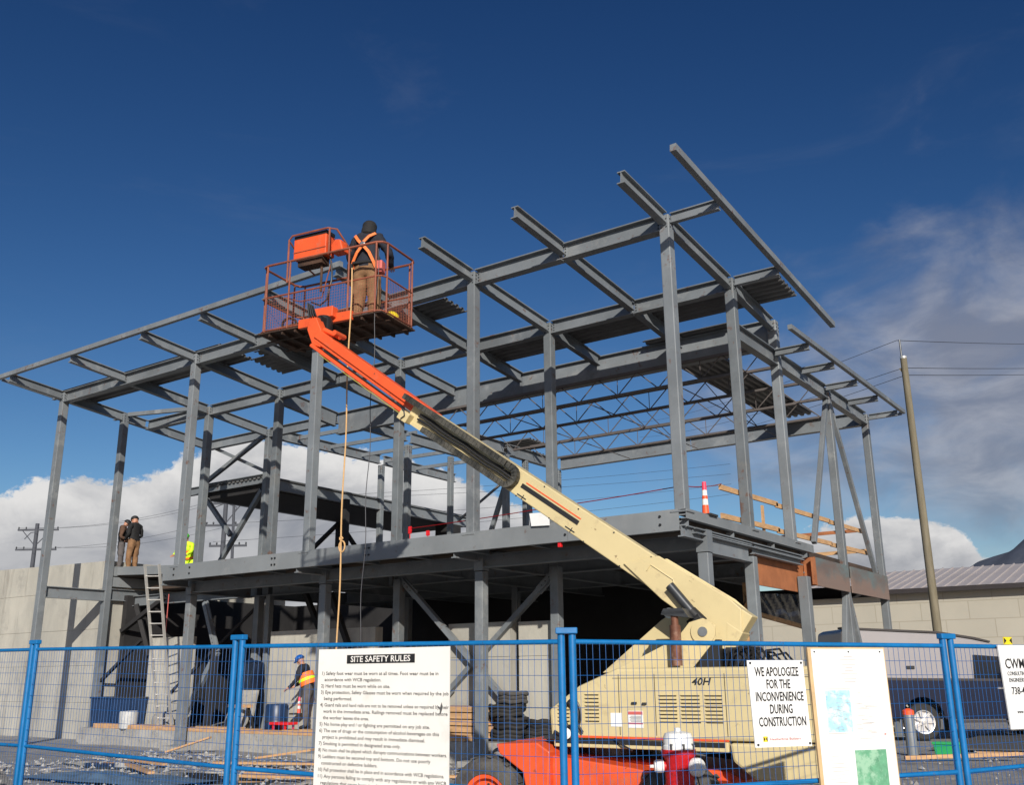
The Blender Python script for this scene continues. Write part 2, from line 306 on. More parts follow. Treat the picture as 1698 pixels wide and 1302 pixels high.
        if bevel:
            b = o.modifiers.new('b', 'BEVEL'); b.width = bevel; b.segments = 2; b.limit_method = 'ANGLE'; b.angle_limit = R(40)
        return o
def tag(o, label=None, cat=None, group=None, kind=None):
    if label: o['label'] = label
    if cat: o['category'] = cat
    if group: o['group'] = group
    if kind: o['kind'] = kind
    return o
def thing(name, label, cat, loc=(0, 0, 0), rz=0, group=None):
    o = bpy.data.objects.new(name, None); COL.objects.link(o); o.location = loc; o.rotation_euler = (0, 0, rz); o.empty_display_size = .3
    INV[o.name] = (Matrix.Translation(V(loc)) @ Matrix.Rotation(rz, 4, 'Z')).inverted()
    return tag(o, label, cat, group)
_tc = {}
def text_into(name, s, m, fn, height, parent, sx=1., bold=0., align='LEFT', off=.002, skew=0.):
    """flat lettering: fn(a,b,off)->3D; a along, b up"""
    cu = bpy.data.curves.new('t', 'FONT'); cu.body = s; cu.size = 1.; cu.offset = bold; cu.align_x = align; cu.resolution_u = 2; cu.shear = skew; cu.space_line = 1.0
    o = bpy.data.objects.new('t', cu); COL.objects.link(o); bpy.context.view_layer.update()
    me = bpy.data.meshes.new_from_object(o.evaluated_get(bpy.context.evaluated_depsgraph_get()))
    bpy.data.objects.remove(o); k = height/.7
    iv = INV[parent.name]
    for v in me.vertices: v.co = iv @ fn(v.co.x*k*sx, v.co.y*k, off)
    me.materials.clear(); me.materials.append(m); me.name = name
    ob = bpy.data.objects.new(name, me); COL.objects.link(ob); ob.parent = parent; INV[ob.name] = iv
    return ob

# ---------------------------------------------------------------- ground and far setting
def gz(x, y):
    d1 = math.exp(-(((x-1.5)**2+(y+5.3)**2)/14.)); return .0*d1
g = MB(); xs = []; 
def axis(lo, hi, c0, c1, step):
    a = []; v_ = c0
    while v_ <= c1: a.append(v_); v_ += step
    k = step; v_ = c0
    while v_ > lo: k *= 1.35; v_ -= k; a.insert(0, v_)
    k = step; v_ = c1
    while v_ < hi: k *= 1.35; v_ += k; a.append(v_)
    return a
AX = axis(-5000, 5000, -24, 14, .4); AY = axis(-5000, 5000, -16, 14, .4)
vs = []
for y in AY:
    for x in AX:
        near = max(0, 1-max(abs(x+5), abs(y+1))/24)
        vs.append((x, y, gz(x, y)+near*.05*(noise.noise((x*.5, y*.5, 0))+.5*noise.noise((x*1.3, y*1.3, 3)))-.01))
n = len(AX); g.smooth = True
g.add(vs, [(j*n+i, j*n+i+1, (j+1)*n+i+1, (j+1)*n+i) for j in range(len(AY)-1) for i in range(n-1)])
tag(g.build('ground', M['gravel']), kind='structure')
rd = MB(); rd.hexa([(1.5, 8.5, .03), (40, 19, .03), (38, 26, .03), (1.5, 16, .03), (1.5, 8.5, .06), (40, 19, .06), (38, 26, .06), (1.5, 16, .06)])
tag(rd.build('road', M['asphalt']), kind='structure')
# loose stones on the gravel
st = MB(); rnd = random.Random(3)
for i in range(5200):
    x = rnd.uniform(-14, 7); y = rnd.uniform(-8.5, 1.5) if rnd.random() < .8 else rnd.uniform(-8.5, 9)
    if x < -1 and y > .2: continue
    r = rnd.choice((.015, .02, .03, .05)) * rnd.uniform(.7, 1.3); z = gz(x, y)+r*.2; a = rnd.uniform(0, 6)
    c, s_ = math.cos(a)*r, math.sin(a)*r
    st.add([(x+c, y+s_, z), (x-s_, y+c, z+r*.2), (x-c, y-s_, z), (x+s_, y-c, z-r*.1), (x+c*.2, y-s_*.2, z+r*.9)], [(0, 1, 4), (1, 2, 4), (2, 3, 4), (3, 0, 4)])
tag(st.build('gravel', M['pebble']), 'loose grey stones scattered over the site gravel', 'gravel', kind='stuff')
for i, (x, y, a, b) in enumerate(((-7.2, -3.6, 1.7, .45), (-9.6, -4.4, 1.3, .4), (-5.2, -4.4, .9, .3), (-11.2, -3.0, 1.1, .35))):
    p = MB(); k = []
    for j in range(28):
        t = j/28*2*math.pi; rr = 1+.35*noise.noise((math.cos(t)*1.4, math.sin(t)*1.4, i*5.)); k.append((x+a*math.cos(t)*rr, y+b*math.sin(t)*rr))
    p.prism(k, .0, .034, lambda a_, b_, o: (a_, b_, o)); tag(p.build('puddle', M['puddle']), kind='structure')
# mountain behind the right-hand building
def hill(name, x0, y0, x1, y1, prof, depth, mat_):
    m = MB(); a = V((x0, y0, 0)); b = V((x1, y1, 0)); dr = (b-a); nn = V((-dr.y, dr.x, 0)).normalized(); NX = 60; NY = 24; vs = []
    for j in range(NY+1):
        for i in range(NX+1):
            u, w = i/NX, j/NY; k = u*(len(prof)-1); i0 = min(int(k), len(prof)-2); h = prof[i0]+(prof[i0+1]-prof[i0])*(k-i0)
            hh = h*math.sin(math.pi*w)**.8; q = a+dr*u+nn*depth*(w-.5)
            hh += noise.fractal((q.x*.006, q.y*.006, 1.), 1., 2., 6)*.20*h*math.sin(math.pi*w)
            vs.append((q.x, q.y, max(-5, hh)))
    m.smooth = True; m.add(vs, [(j*(NX+1)+i, j*(NX+1)+i+1, (j+1)*(NX+1)+i+1, (j+1)*(NX+1)+i) for j in range(NY) for i in range(NX)])
    return tag(m.build(name, mat_), kind='structure')
hill('hills', -470, 2010, 700, 1900, [70, 200, 268, 285, 320, 330, 350, 300, 250, 180], 500, M['mountain'])

# neighbouring block building with metal roof, right
t = thing('block_building', 'long pale concrete block building with ribbed metal roof behind the utility pole', 'building', (8, 30, 0))
MB().box(-26, 34, 30, 46, -.2, 4.96).build('wall', M['block'], t)
rf = MB()
rf.hexa([(-10, 29.6, 4.99), (34.5, 29.6, 4.99), (34.5, 36.6, 6.42), (-10, 36.6, 6.42), (-10, 29.6, 5.06), (34.5, 29.6, 5.06), (34.5, 36.6, 6.5), (-10, 36.6, 6.5)])
x = -10
while x < 34.5:
    rf.hexa([(x, 29.6, 5.063), (x+.05, 29.6, 5.063), (x+.05, 36.6, 6.503), (x, 36.6, 6.503), (x, 29.6, 5.11), (x+.05, 29.6, 5.11), (x+.05, 36.6, 6.55), (x, 36.6, 6.55)]); x += .45
rf.hexa([(-10, 36.7, 6.4), (34.5, 36.7, 6.4), (34.5, 46.4, 5), (-10, 46.4, 5), (-10, 36.7, 6.5), (34.5, 36.7, 6.5), (34.5, 46.4, 5.1), (-10, 46.4, 5.1)])
rf = rf.build('roof', M['roofmetal'], t)
MB().box(-10.05, 34.55, 29.48, 29.6, 4.90, 5.09).build('gutter', M['gutter'], rf)

# low pale building, top left behind the wall
t = thing('flat_roofed_building', 'small white flat roofed building just above the left end of the concrete wall', 'building', (-60, 14, 0))
MB().box(-72, -56.6, 12, 22, 0, 7.9).build('wall', M['whiteblk'], t)
MB().box(-72.1, -56.4, 11.9, 22.1, 7.92, 8.1).build('roof', M['gutter'], t)

# ---------------------------------------------------------------- concrete walls of the new ground floor
def wall(name, label, x0, x1, y0, y1, z0, z1, reveals=(), m='concrete', holes=(), cap=True):
    w = MB(); zz = [z0]+sorted(reveals)+[z1]
    for a, b in zip(zz, zz[1:]):
        w.box(x0, x1, y0, y1, a+(.012 if a != z0 else 0), b-(.012 if b != z1 else 0))
    for a in sorted(reveals): w.box(x0, x1, y0+.015, y1-.015, a-.012, a+.012)
    xx = x0+.9
    o = w.build(name, M[m], None); return tag(o, label, 'wall')
# the tall sunlit wall, top edge a little higher towards the left
wl = MB()
for a, b in ((-.3, .98), (1.0, 2.02), (2.04, 3.06), (3.08, 4.22)): wl.box(-34, -19.84, 2.12, 2.42, a, b)
wl.hexa([(-34, 2.12, 4.24), (-19.84, 2.12, 4.24), (-19.84, 2.42, 4.24), (-34, 2.42, 4.24), (-34, 2.12, 5.35), (-19.84, 2.12, 5.06), (-19.84, 2.42, 5.06), (-34, 2.42, 5.35)])
wl.box(-34, -19.86, 2.135, 2.405, -.3, 5.0)
wl.box(-19.84, -19.66, 2.12, 9.0, -.3, 5.04)
tag(wl.build('concrete_wall', M['concrete'], None, .008), 'tall sunlit concrete wall with horizontal joints at the left', 'wall')
wall('concrete_wall', 'low concrete wall behind the ladder and the front columns', -17.4, -15.7, 2.1, 2.35, .0, 2.74, (1.0, 2.02))  # low wall tops set at the deck's shadow line, painted-black wall showing above
wall('concrete_wall', 'short concrete wall behind the crouching worker', -12.45, -8.9, 2.1, 2.35, .0, 2.76, (1.0, 2.02))
wall('concrete_wall', 'concrete wall behind the crossed braces under the deck', -6.75, -5.1, 2.12, 2.35, .0, 2.74, (1.0, 2.02))
wall('concrete_wall', 'narrow concrete wall panel beside the boom lift under the deck', -4.88, -3.95, 2.12, 2.35, .0, 2.72, (1.0, 2.02))
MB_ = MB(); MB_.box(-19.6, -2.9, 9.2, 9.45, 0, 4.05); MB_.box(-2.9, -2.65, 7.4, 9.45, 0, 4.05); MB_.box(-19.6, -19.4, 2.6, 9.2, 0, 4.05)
tag(MB_.build('black_shade_wall', M['dark']), 'added rear wall of the open ground floor, black for interior shade', 'wall')  # added to shut out rear sky light, its black standing in for shade
MB_ = MB(); MB_.box(-18.6, -4.5, .98, 1.36, -.1, .40); MB_.box(-17.6, -4.5, 3.0, 3.3, -.1, .40); 
tag(MB_.build('foundation_curb', M['conc2'], None, .01), 'low concrete foundation curb under the front columns', 'foundation')
tag(MB().box(-19.3, -3, 1.36, 9.1, -.05, .33).build('floor_slab', M['conc2']), kind='structure')
pl_ = MB(); rnd = random.Random(12)
x = -18.0
while x < -5.5:
    L = rnd.uniform(.5, 1.6); pl_.box(x, x+L-.03, 1.0+rnd.uniform(-.03, .02), 1.30, .402, .402+rnd.uniform(.08, .13)); x += L
tag(pl_.build('sill_timber', M['lumber'], None, .004), 'pale timber sill pieces laid end to end on the foundation curb', 'timber')

# ---------------------------------------------------------------- steel frame
Zr, mr = 9.778, -.1007
XS = dict(A=0, B=-2.229, C=-4.454, D=-6.794, E=-9.004, G=-11.225, H=-13.513, I=-16.582, J=-19.583)
Y2, Y3, Y4, Y5, YO, XO = 2.858, 5.177, 8.593, 11.814, -1.666, 1.03
rz_ = lambda y: Zr+mr*y
F = thing('building_skeleton', 'grey painted steel frame of the two storey building under construction', 'steel frame', (-9, 5, 0))
def col(x, y, z0, z1, w=.2, wf=False, m='steel', plate=True):
    low = z1 < 4
    b = MB()
    if wf:     # wide flange
        b.box(x-w/2, x+w/2, y-w/2, y-w/2+.014, z0, z1); b.box(x-w/2, x+w/2, y+w/2-.014, y+w/2, z0, z1); b.box(x-.006, x+.006, y-w/2+.014, y+w/2-.014, z0, z1)
    else: b.box(x-w/2, x+w/2, y-w/2, y+w/2, z0, z1)
    if plate: b.box(x-w*.8, x+w*.8, y-w*.8, y+w*.8, z0-.02, z0+.012)
    c = b.build('column', M[m], F, 0 if wf else .024)
    if low: return c
    k = MB()
    for dz in (.09, .17, .25):      # bolted end plate under the roof joint
        for dx in (-.05, .05): k.tube((x+w/2-.002, y+dx, z1-dz), (x+w/2+.012, y+dx, z1-dz), .013, 6); k.tube((x+dx, y-w/2+.002, z1-dz), (x+dx, y-w/2-.012, z1-dz), .013, 6)
    k.build('bolt', M['darkmetal'], c)
    return c
for k in 'HECA': col(XS[k], 0, 4.27, rz_(0)-.03)
col(XS['J'], 0, .12, rz_(0)-.03); col(XS['J'], 2.006, .12, rz_(2)-.03)
for k in 'IHECA': col(XS[k], Y2, 4.27, rz_(Y2)-.03, m='steel2')
col(0, Y3, 4.27, rz_(Y3)-.03); col(XS['I'], Y3, 4.27, rz_(Y3)-.03, .18, m='steel2'); col(XS['J'], Y3, .3, rz_(Y3)-.03, .18, m='steel2')
col(0, Y4, .1, 8.46, .18); col(0, Y5, .1, 8.46, .18)
col(-12.6, 7.3, 4.27, 8.55, .18, m='steel2'); col(-12.6, 9.4, 4.27, 8.55, .16, m='steel2'); col(XS['I'], 10.4, 4.27, 8.93, .18, m='steel2')
col(-10, 8.85, 4.27, 8.16, .18, m='steel2'); col(-10, 9.9, 4.27, 8.16, .16, m='steel2'); col(-10, Y5, 4.27, 8.16, .16, m='steel2')
col(XS['J'], 11.4, 4.27, 7.3, .2, m='dark')
# ground floor columns
for x in (-14, -9.25, -4.85, 0): col(x, .8, .10, 3.66, .2)
for x in (-14, -9.25, -4.85, 0): MB().box(x-.32, x+.32, .46, .975, -.05, .085).build('base_pad', M['conc2'], F)
for x, y in ((-13.85, Y2), (-8.02, 1.9), (-3.78, 1.9), (0, Y2)): col(x, y, .3, 3.78, .2, m='steel2')
col(-13.43, Y2, .3, 3.78, .16, m='steel2'); col(0, 5.75, .1, 3.62, .22); col(-7.8, 6.2, .3, 3.9, .18); col(-3.2, 6.2, .3, 3.9, .18); col(-11.5, 6.2, .3, 3.9, .18)
def beam(nm, p, q, d=.3, w=.16, m='steel'): return MB().ibeam(p, q, d, w).build(nm, M[m], F)
g_ = .105
CC = {0: 'JHECA', Y2: 'IHECA', Y3: 'JIA'}
def xrow(ks, y, z, d, w=.17, m='steel', nm='beam'):
    for a, b in zip(ks, ks[1:]):
        ga = g_ if a in CC[y] else .012; gb = g_ if b in CC[y] else .012
        bm_ = beam(nm, (XS[a]+ga, y, z), (XS[b]-gb, y, z), d, w, m); k = MB()
        for xx, sg in ((XS[a]+ga, 1), (XS[b]-gb, -1)):
            MB().box(min(xx, xx+sg*.09), max(xx, xx+sg*.09), y-.017, y-.0065, z-d*.82, z-d*.2).build('shear_tab', M[m], bm_)
        for xx, sg in ((XS[a]+ga, 1), (XS[b]-gb, -1)):
            for q in (.3, .51, .72): k.tube((xx+sg*.045, y-.017, z-d*q), (xx+sg*.045, y-.032, z-d*q), .014, 6)
        k.build('bolt', M['darkmetal'], bm_)
# roof beams along the front
xrow('JIHGEDCBA', 0, rz_(0), .33, .21)
xrow('JIHGEDCBA', Y2, rz_(Y2), .31, .20)
xrow('JIH', Y3, rz_(Y3), .30)
for a, b in (('H', 'D'), ('D', 'A')):
    beam('beam', (XS[a]+(.01 if a == 'H' else .001), Y3, rz_(Y3)), (XS[b]-(.001 if b != 'A' else .1), Y3, rz_(Y3)), .66, .2)
# rafters
for k in 'ABCDEGHIJ':
    x = XS[k]
    beam('rafter', (x, YO, rz_(YO)), (x, -.02 if k in 'BDGI' else -.1, rz_(-.1)), .24, .15)
    beam('rafter', (x, .1, rz_(.1)), (x, Y2-.1, rz_(Y2-.1)), .27, .15)
    beam('rafter', (x, Y2+.1, rz_(Y2+.1)), (x, Y3-.1, rz_(Y3-.1)), .44 if k == 'H' else .28, .14)
# fascia angles
def hss(nm, p, q, w=.1, h=.12, m='steel'): return MB().bar(p, q, w, h).build(nm, M[m], F)
hss('fascia', (-20.15, -1.72, rz_(-1.72)-.04), (-6.6, -1.72, rz_(-1.72)-.04))
hss('fascia', (-20.15, -1.6, rz_(-1.6)-.05), (-20.15, 5.3, rz_(5.3)-.05), .07, .08)
hss('fascia', (1.1, -1.9, rz_(-1.9)-.05), (1.1, 5.95, rz_(5.95)-.05), .11, .13)
for y in (-.05, 2.0, 5.35): beam('outrigger', (-20.12, y, rz_(y)), (-19.7, y, rz_(y)), .16, .1)
for y in (0, Y2): beam('outrigger', (.11, y, rz_(y)), (1.05, y, rz_(y)), .2, .11)
hss('brace', (-19.45, 2.05, rz_(2.05)-.06), (-16.68, 2.75, rz_(2.75)-.06), .1, .12)
# lower roof
zL = 8.5
for a, b in ((Y2+.1, Y3-.1), (Y3+.1, Y4-.1), (Y4+.1, Y5-.1)): beam('beam', (0, a, zL), (0, b, zL), .34, .18)
for a, b in ((-9.9, -5.2), (-5.2, -.1)): beam('beam', (a+.01, Y5, zL+.04), (b-.01, Y5, zL+.04), .38, .2)
beam('beam', (-10, 5.3, zL+.02), (-10, 8.75, zL+.02), .34, .18); beam('beam', (-10, 8.95, zL), (-10, Y5-.1, zL), .34, .18)
hss('fascia', (.86, 3.75, zL+.0), (.92, 12.35, zL), .09, .1)
hss('fascia', (.86, 12.35, zL-.03), (-.6, 12.35, zL-.03), .06, .08)
for y in (4.95, 6.63, 8.35, 10.1, 11.95): beam('outrigger', (.09, y, zL-.02), (.84, y, zL-.02), .15, .1, 'steel')
# open web joists
for y in (5.02, 6.66, 8.35, 10.08):
    j = MB(); zt = 8.63
    x0, x1 = -9.9, -.1; dpt = .5 if y > 5.5 else .5
    for zz_, hh in ((zt, .06), (zt-dpt, .055)):
        a_ = x0 if zz_ == zt else x0+.55; b_ = x1 if zz_ == zt else x1-.55
        for s_ in (-.028, .028): j.bar((a_, y+s_, zz_), (b_, y+s_, zz_), .045, hh)
    nP = 8; st_ = (x1-x0-1.1)/nP
    for i in range(nP):
        xa = x0+.55+i*st_; j.tube((xa, y, zt-dpt), (xa+st_/2, y, zt), .015, 5); j.tube((xa+st_/2, y, zt), (xa+st_, y, zt-dpt), .015, 5)
        if i % 2: j.tube((xa, y, zt-dpt), (xa, y, zt), .010, 5)
    j.tube((x0+.05, y, zt), (x0+.55, y, zt-dpt), .013, 5); j.tube((x1-.05, y, zt), (x1-.55, y, zt-dpt), .013, 5)
    j.build('joist', M['joist'], F)
bl = MB()
for xb in (-7.2, -4.9, -2.4):
    bl.tube((xb, 5.1, 8.15), (xb, 11.6, 8.15), .014, 5)
    bl.tube((xb, 6.7, 8.62), (xb, 8.33, 8.15), .012, 5); bl.tube((xb, 6.7, 8.15), (xb, 8.33, 8.62), .012, 5); bl.tube((xb, 8.4, 8.62), (xb, 10.05, 8.15), .012, 5)
bl.build('bridging', M['joist'], F)
# left rear roof framing
beam('beam', (-12.6, 5.3, 8.97), (-12.6, 7.2, 8.97), .33, .17); beam('beam', (-12.6, 7.4, 8.96), (-12.6, 11.6, 8.94), .33, .17)
beam('beam', (XS['I'], Y3+.1, 9.3), (XS['I'], 10.3, 9.3), .33, .17); beam('beam', (XS['I'], 10.5, 9.3), (XS['I'], 14.6, 9.28), .33, .17)
for y, z in ((6.3, 9.14), (7.8, 9.12), (9.3, 9.1), (10.5, 9.1), (12.2, 9.1)): hss('outrigger', (XS['I']+.1, y, z), (-12.7, y, z-.06), .07, .12)
# corrugated deck sheets
def corr(x0, x1, y0, y1, zf, nm='deck_sheet', alongx=True, pitch=.19, h=.055, m='deckmetal'):
    d_ = MB(); prof = []; 
    lo, hi = (y0, y1) if alongx else (x0, x1); a = lo
    while a < hi-.01:
        for u, z in ((0, 0), (.32, 0), (.45, h), (.82, h), (.95, 0)):
            if a+u*pitch <= hi: prof.append((a+u*pitch, z))
        a += pitch
    lo2, hi2 = (x0, x1) if alongx else (y0, y1); vs = []
    for u, z in prof:
        for w in (lo2, hi2):
            xx, yy = (w, u) if alongx else (u, w); vs.append((xx, yy, zf(yy)+z+.006)); vs.append((xx, yy, zf(yy)+z+.010))
    n_ = len(prof); fs = []
    for i in range(n_-1):
        a, b = 4*i, 4*i+4; fs += [(a, a+2, b+2, b), (a+1, b+1, b+3, a+3), (a, b, b+1, a+1), (a+2, a+3, b+3, b+2)]
    fs += [(0, 1, 3, 2), (4*n_-4, 4*n_-2, 4*n_-1, 4*n_-3)]
    d_.add(vs, fs); return d_.build(nm, M[m], F)
corr(-19.9, -12.55, -.13, 1.02, rz_); corr(-12.62, -9.3, .98, 2.14, rz_); corr(-12.1, -5.8, .66, 1.6, rz_)
corr(-7.05, -2.0, 3.3, 4.36, rz_); corr(-2.0, .88, 3.3, 4.36, rz_)
corr(-3.1, -.9, 4.85, 5.75, rz_); corr(-2.45, -1.25, 5.2, 11.7, lambda y: 8.66, alongx=False); corr(-12.55, -10.2, 10.4, 11.9, lambda y: 8.98)
corr(-10.9, -10.05, 9.4, 11.6, lambda y: 8.52)
# mezzanine
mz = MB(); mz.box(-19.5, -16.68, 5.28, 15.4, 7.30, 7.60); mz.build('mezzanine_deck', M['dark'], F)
corr(-19.5, -16.5, 5.1, 15.3, lambda y: 7.66, alongx=False, pitch=.2)
beam('beam', (-20.4, Y3, 7.76), (-19.68, Y3, 7.76), .26, .15); beam('beam', (-19.48, Y3, 7.8), (-16.68, Y3, 7.8), .30, .16)
beam('beam', (-16.58, Y3+.1, 7.72), (-16.58, 10.3, 7.70), .38, .17); beam('beam', (-16.58, 10.5, 7.70), (-16.58, 15.4, 7.66), .38, .17); beam('beam', (-19.58, Y3+.1, 7.66), (-19.58, 15.4, 7.64), .36, .17)
def br(p, q, w=.12, m='steel2'): return MB().bar(p, q, w, w).build('brace', M[m], F)
br((-16.75, Y3+.02, 9.1), (-19.45, Y3-.02, 7.9)); br((-19.45, Y3+.16, 9.05), (-16.75, Y3+.12, 7.9), .09)
br((-19.45, Y3, 7.3), (-18.1, Y3, 6.0), .13, 'steel'); br((-16.75, Y3+.0, 7.3), (-18.7, Y3, 5.0), .13)
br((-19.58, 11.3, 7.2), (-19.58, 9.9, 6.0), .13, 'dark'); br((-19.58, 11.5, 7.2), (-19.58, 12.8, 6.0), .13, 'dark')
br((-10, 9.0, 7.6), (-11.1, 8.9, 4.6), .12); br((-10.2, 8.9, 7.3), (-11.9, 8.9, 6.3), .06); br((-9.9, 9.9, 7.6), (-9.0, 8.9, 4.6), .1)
MB().box(-16.0, -15.8, 7.9, 8.1, 4.3, 7.3).build('post', M['dark'], F); MB().box(-17.2, -16.5, 14.2, 14.9, 4.3, 7.3).build('core_post', M['dark'], F)
# V braces at the right bay
for (ya, za, yb, zb) in ((8.50, 8.15, 6.62, 4.42), (8.72, 8.15, 11.25, 4.1)): MB().bar((0.0, ya, za), (0.0, yb, zb), .11, .11).build('brace', M['steel'], F, .01)
for (ya, za, yb, zb) in ((8.50, 3.38, 7.45, .2), (8.72, 3.38, 10.2, .2)): MB().bar((0.0, ya, za), (0.0, yb, zb), .12, .12).build('brace', M['steel'], F, .01)
# floor edge channels
def channel(p, q, h, out, m='channel', nm='edge_channel', fl=.10):
    b = MB(); p, q = V(p), V(q); t_ = (q-p).normalized(); o_ = V(out); c = (p+q)/2; hh = (q-p)/2
    b.obox(c-V((0, 0, h/2)), hh, o_*.006, V((0, 0, h/2)))
    b.obox(c-o_*fl/2-V((0, 0, .006)), hh, o_*fl/2, V((0, 0, .006))); b.obox(c-o_*fl/2-V((0, 0, h-.006)), hh, o_*fl/2, V((0, 0, .006)))
    return b.build(nm, M[m], F)
for xa, xb in ((-13.95, -9.95), (-9.95, -7.1), (-7.1, -2.2), (-2.2, -.0)): channel((xa+.004, -.14, 4.31), (xb-.004, -.14, 4.31), .36, (0, -1, 0))
for xc in (-13.5, -12.9, -10.0, -9.9, -7.15, -7.05, -2.25, -.35):
    for dz in (.10, .24): MB().tube((xc, -.148, 4.31-dz), (xc, -.168, 4.31-dz), .022, 8).build('bolt', M['black'], F)
channel((.13, -.14, 4.31), (.13, 6.15, 4.31), .17, (1, 0, 0)); MB().box(-.02, .12, -.13, 6.1, 4.20, 4.22).build('edge_plate', M['channel'], F)
MB().ibeam((.02, .3, 4.04), (.02, 5.6, 4.04), .10, .16).build('beam', M['steel'], F)
for y in (.0, 1.9, 3.9, 5.8): MB().prism([(.10, 4.14), (.10, 4.03), (-.2, 3.95), (-.2, 4.14)], y-.01, y+.01, lambda a, b, o: (a, o, b)).build('gusset', M['steel'], F)
# floor steel: fixed underside
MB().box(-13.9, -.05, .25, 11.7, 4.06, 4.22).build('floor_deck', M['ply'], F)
for xa, xb in ((-13.88, -9.36), (-9.14, -4.96), (-4.74, -.11)): beam('beam', (xa, .8, 3.98), (xb, .8, 3.98), .26, .17)
for xa in (-14, -9.25, -4.85, 0): MB().box(xa-.11, xa+.11, .69, .91, 3.67, 4.05).build('column_cap', M['steel'], F); beam('outrigger', (xa+.001, -.1, 4.05), (xa, .66, 4.05), .2, .12)
xx_ = -13.4
while xx_ < -.4: MB().ibeam((xx_, -.12, 4.05), (xx_, .68, 4.05), .09, .07).build('outrigger', M['steel2'], F); xx_ += 1.47
for xa, xb in ((-19.5, -13.96), (-13.75, -13.52), (-13.34, -9.1), (-8.9, -4.6), (-4.4, -.1)): beam('beam', (xa, Y2, 4.04), (xb, Y2, 4.04), .3, .17)
beam('beam', (0, .92, 4.0), (0, Y2-.1, 4.0), .34, .17); beam('beam', (0, Y2+.1, 4.0), (0, 5.6, 4.0), .16, .12)
for x in (-2.4, -6.9, -11.2): beam('beam', (x, .93, 4.05), (x, Y2-.1, 4.05), .26, .15); beam('beam', (x, Y2+.1, 4.05), (x, 9.1, 4.05), .3, .15)
for x in (-9.13, -4.65, -14.1): beam('beam', (x, .93, 4.05), (x, Y2-.1, 4.05), .34, .15, 'steel2'); beam('beam', (x, Y2+.1, 4.05), (x, 9.1, 4.05), .34, .15)
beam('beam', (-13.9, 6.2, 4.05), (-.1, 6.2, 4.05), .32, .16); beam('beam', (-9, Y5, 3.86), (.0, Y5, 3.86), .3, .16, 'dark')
# ties at left
beam('beam', (XS['J'], .1, 4.17), (XS['J'], 1.9, 4.17), .32, .16); beam('beam', (XS['J'], 2.11, 4.22), (XS['J'], 5.08, 4.22), .34, .16)
for z in (4.87, 4.56): channel((-19.5, 2.12, z), (-19.5, 5.1, z), .28, (1, 0, 0), nm='edge_channel')
channel((-19.48, 2.22, 4.86), (-14.05, 2.22, 4.6), .24, (0, -1, 0)); MB().box(-20.2, -17.9, 2.3, 5.1, 4.58, 4.66).build('platform_deck', M['ply'], F); MB().box(-17.88, -14.1, 2.3, 5.1, 4.10, 4.20).build('platform_deck', M['ply'], F)
# X braces under the deck
def xb(p, q, w=.13):
    b = MB(); b.bar(p, q, w, w*.8); t_ = (V(q)-V(p)).normalized()
    for e, s_ in ((V(p), 1), (V(q), -1)): b.bar(e, e+t_*s_*.55, .03, w*1.5); 
    o = b.build('brace', M['steel'], F); k = MB()
    for e, s_ in ((V(p), 1), (V(q), -1)):
        for i in (.15, .27, .39): k.tube(e+t_*s_*i+V((0, -.07, 0)), e+t_*s_*i+V((0, -.02, 0)), .016, 6)
    k.build('bolt', M['black'], o)
xb((-7.95, 1.93, 3.76), (-4.30, 1.93, .46)); xb((-3.90, 2.05, 3.68), (-7.0, 2.05, 1.05))
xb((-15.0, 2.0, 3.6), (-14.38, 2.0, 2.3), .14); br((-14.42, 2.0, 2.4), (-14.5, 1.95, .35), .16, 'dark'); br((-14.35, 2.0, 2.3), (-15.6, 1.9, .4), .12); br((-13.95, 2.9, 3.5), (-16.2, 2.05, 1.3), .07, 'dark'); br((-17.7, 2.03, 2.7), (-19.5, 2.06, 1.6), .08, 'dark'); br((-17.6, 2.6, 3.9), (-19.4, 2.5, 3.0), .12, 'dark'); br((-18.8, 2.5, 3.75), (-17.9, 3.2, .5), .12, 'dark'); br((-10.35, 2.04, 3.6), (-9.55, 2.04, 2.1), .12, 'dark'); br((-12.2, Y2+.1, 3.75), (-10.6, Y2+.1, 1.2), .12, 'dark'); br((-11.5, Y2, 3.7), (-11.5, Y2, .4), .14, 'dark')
# formwork plates
MB().box(-.17, -.13, 3.5, 6.13, 3.30, 4.0).build('form_panel', M['rust'], F)
for a, b in ((6.2, 8.48), (8.7, 11.78)): 
    o = MB().box(.10, .14, a, b, 3.45, 4.06).build('form_panel', M['teal'], F)
o = MB().box(-.12, .138, 6.14, 6.19, 3.45, 4.06).build('form_panel', M['rust'], F)
MB().box(.11, .15, 5.95, 6.135, 3.46, 4.03).build('form_panel', M['rust'], F)

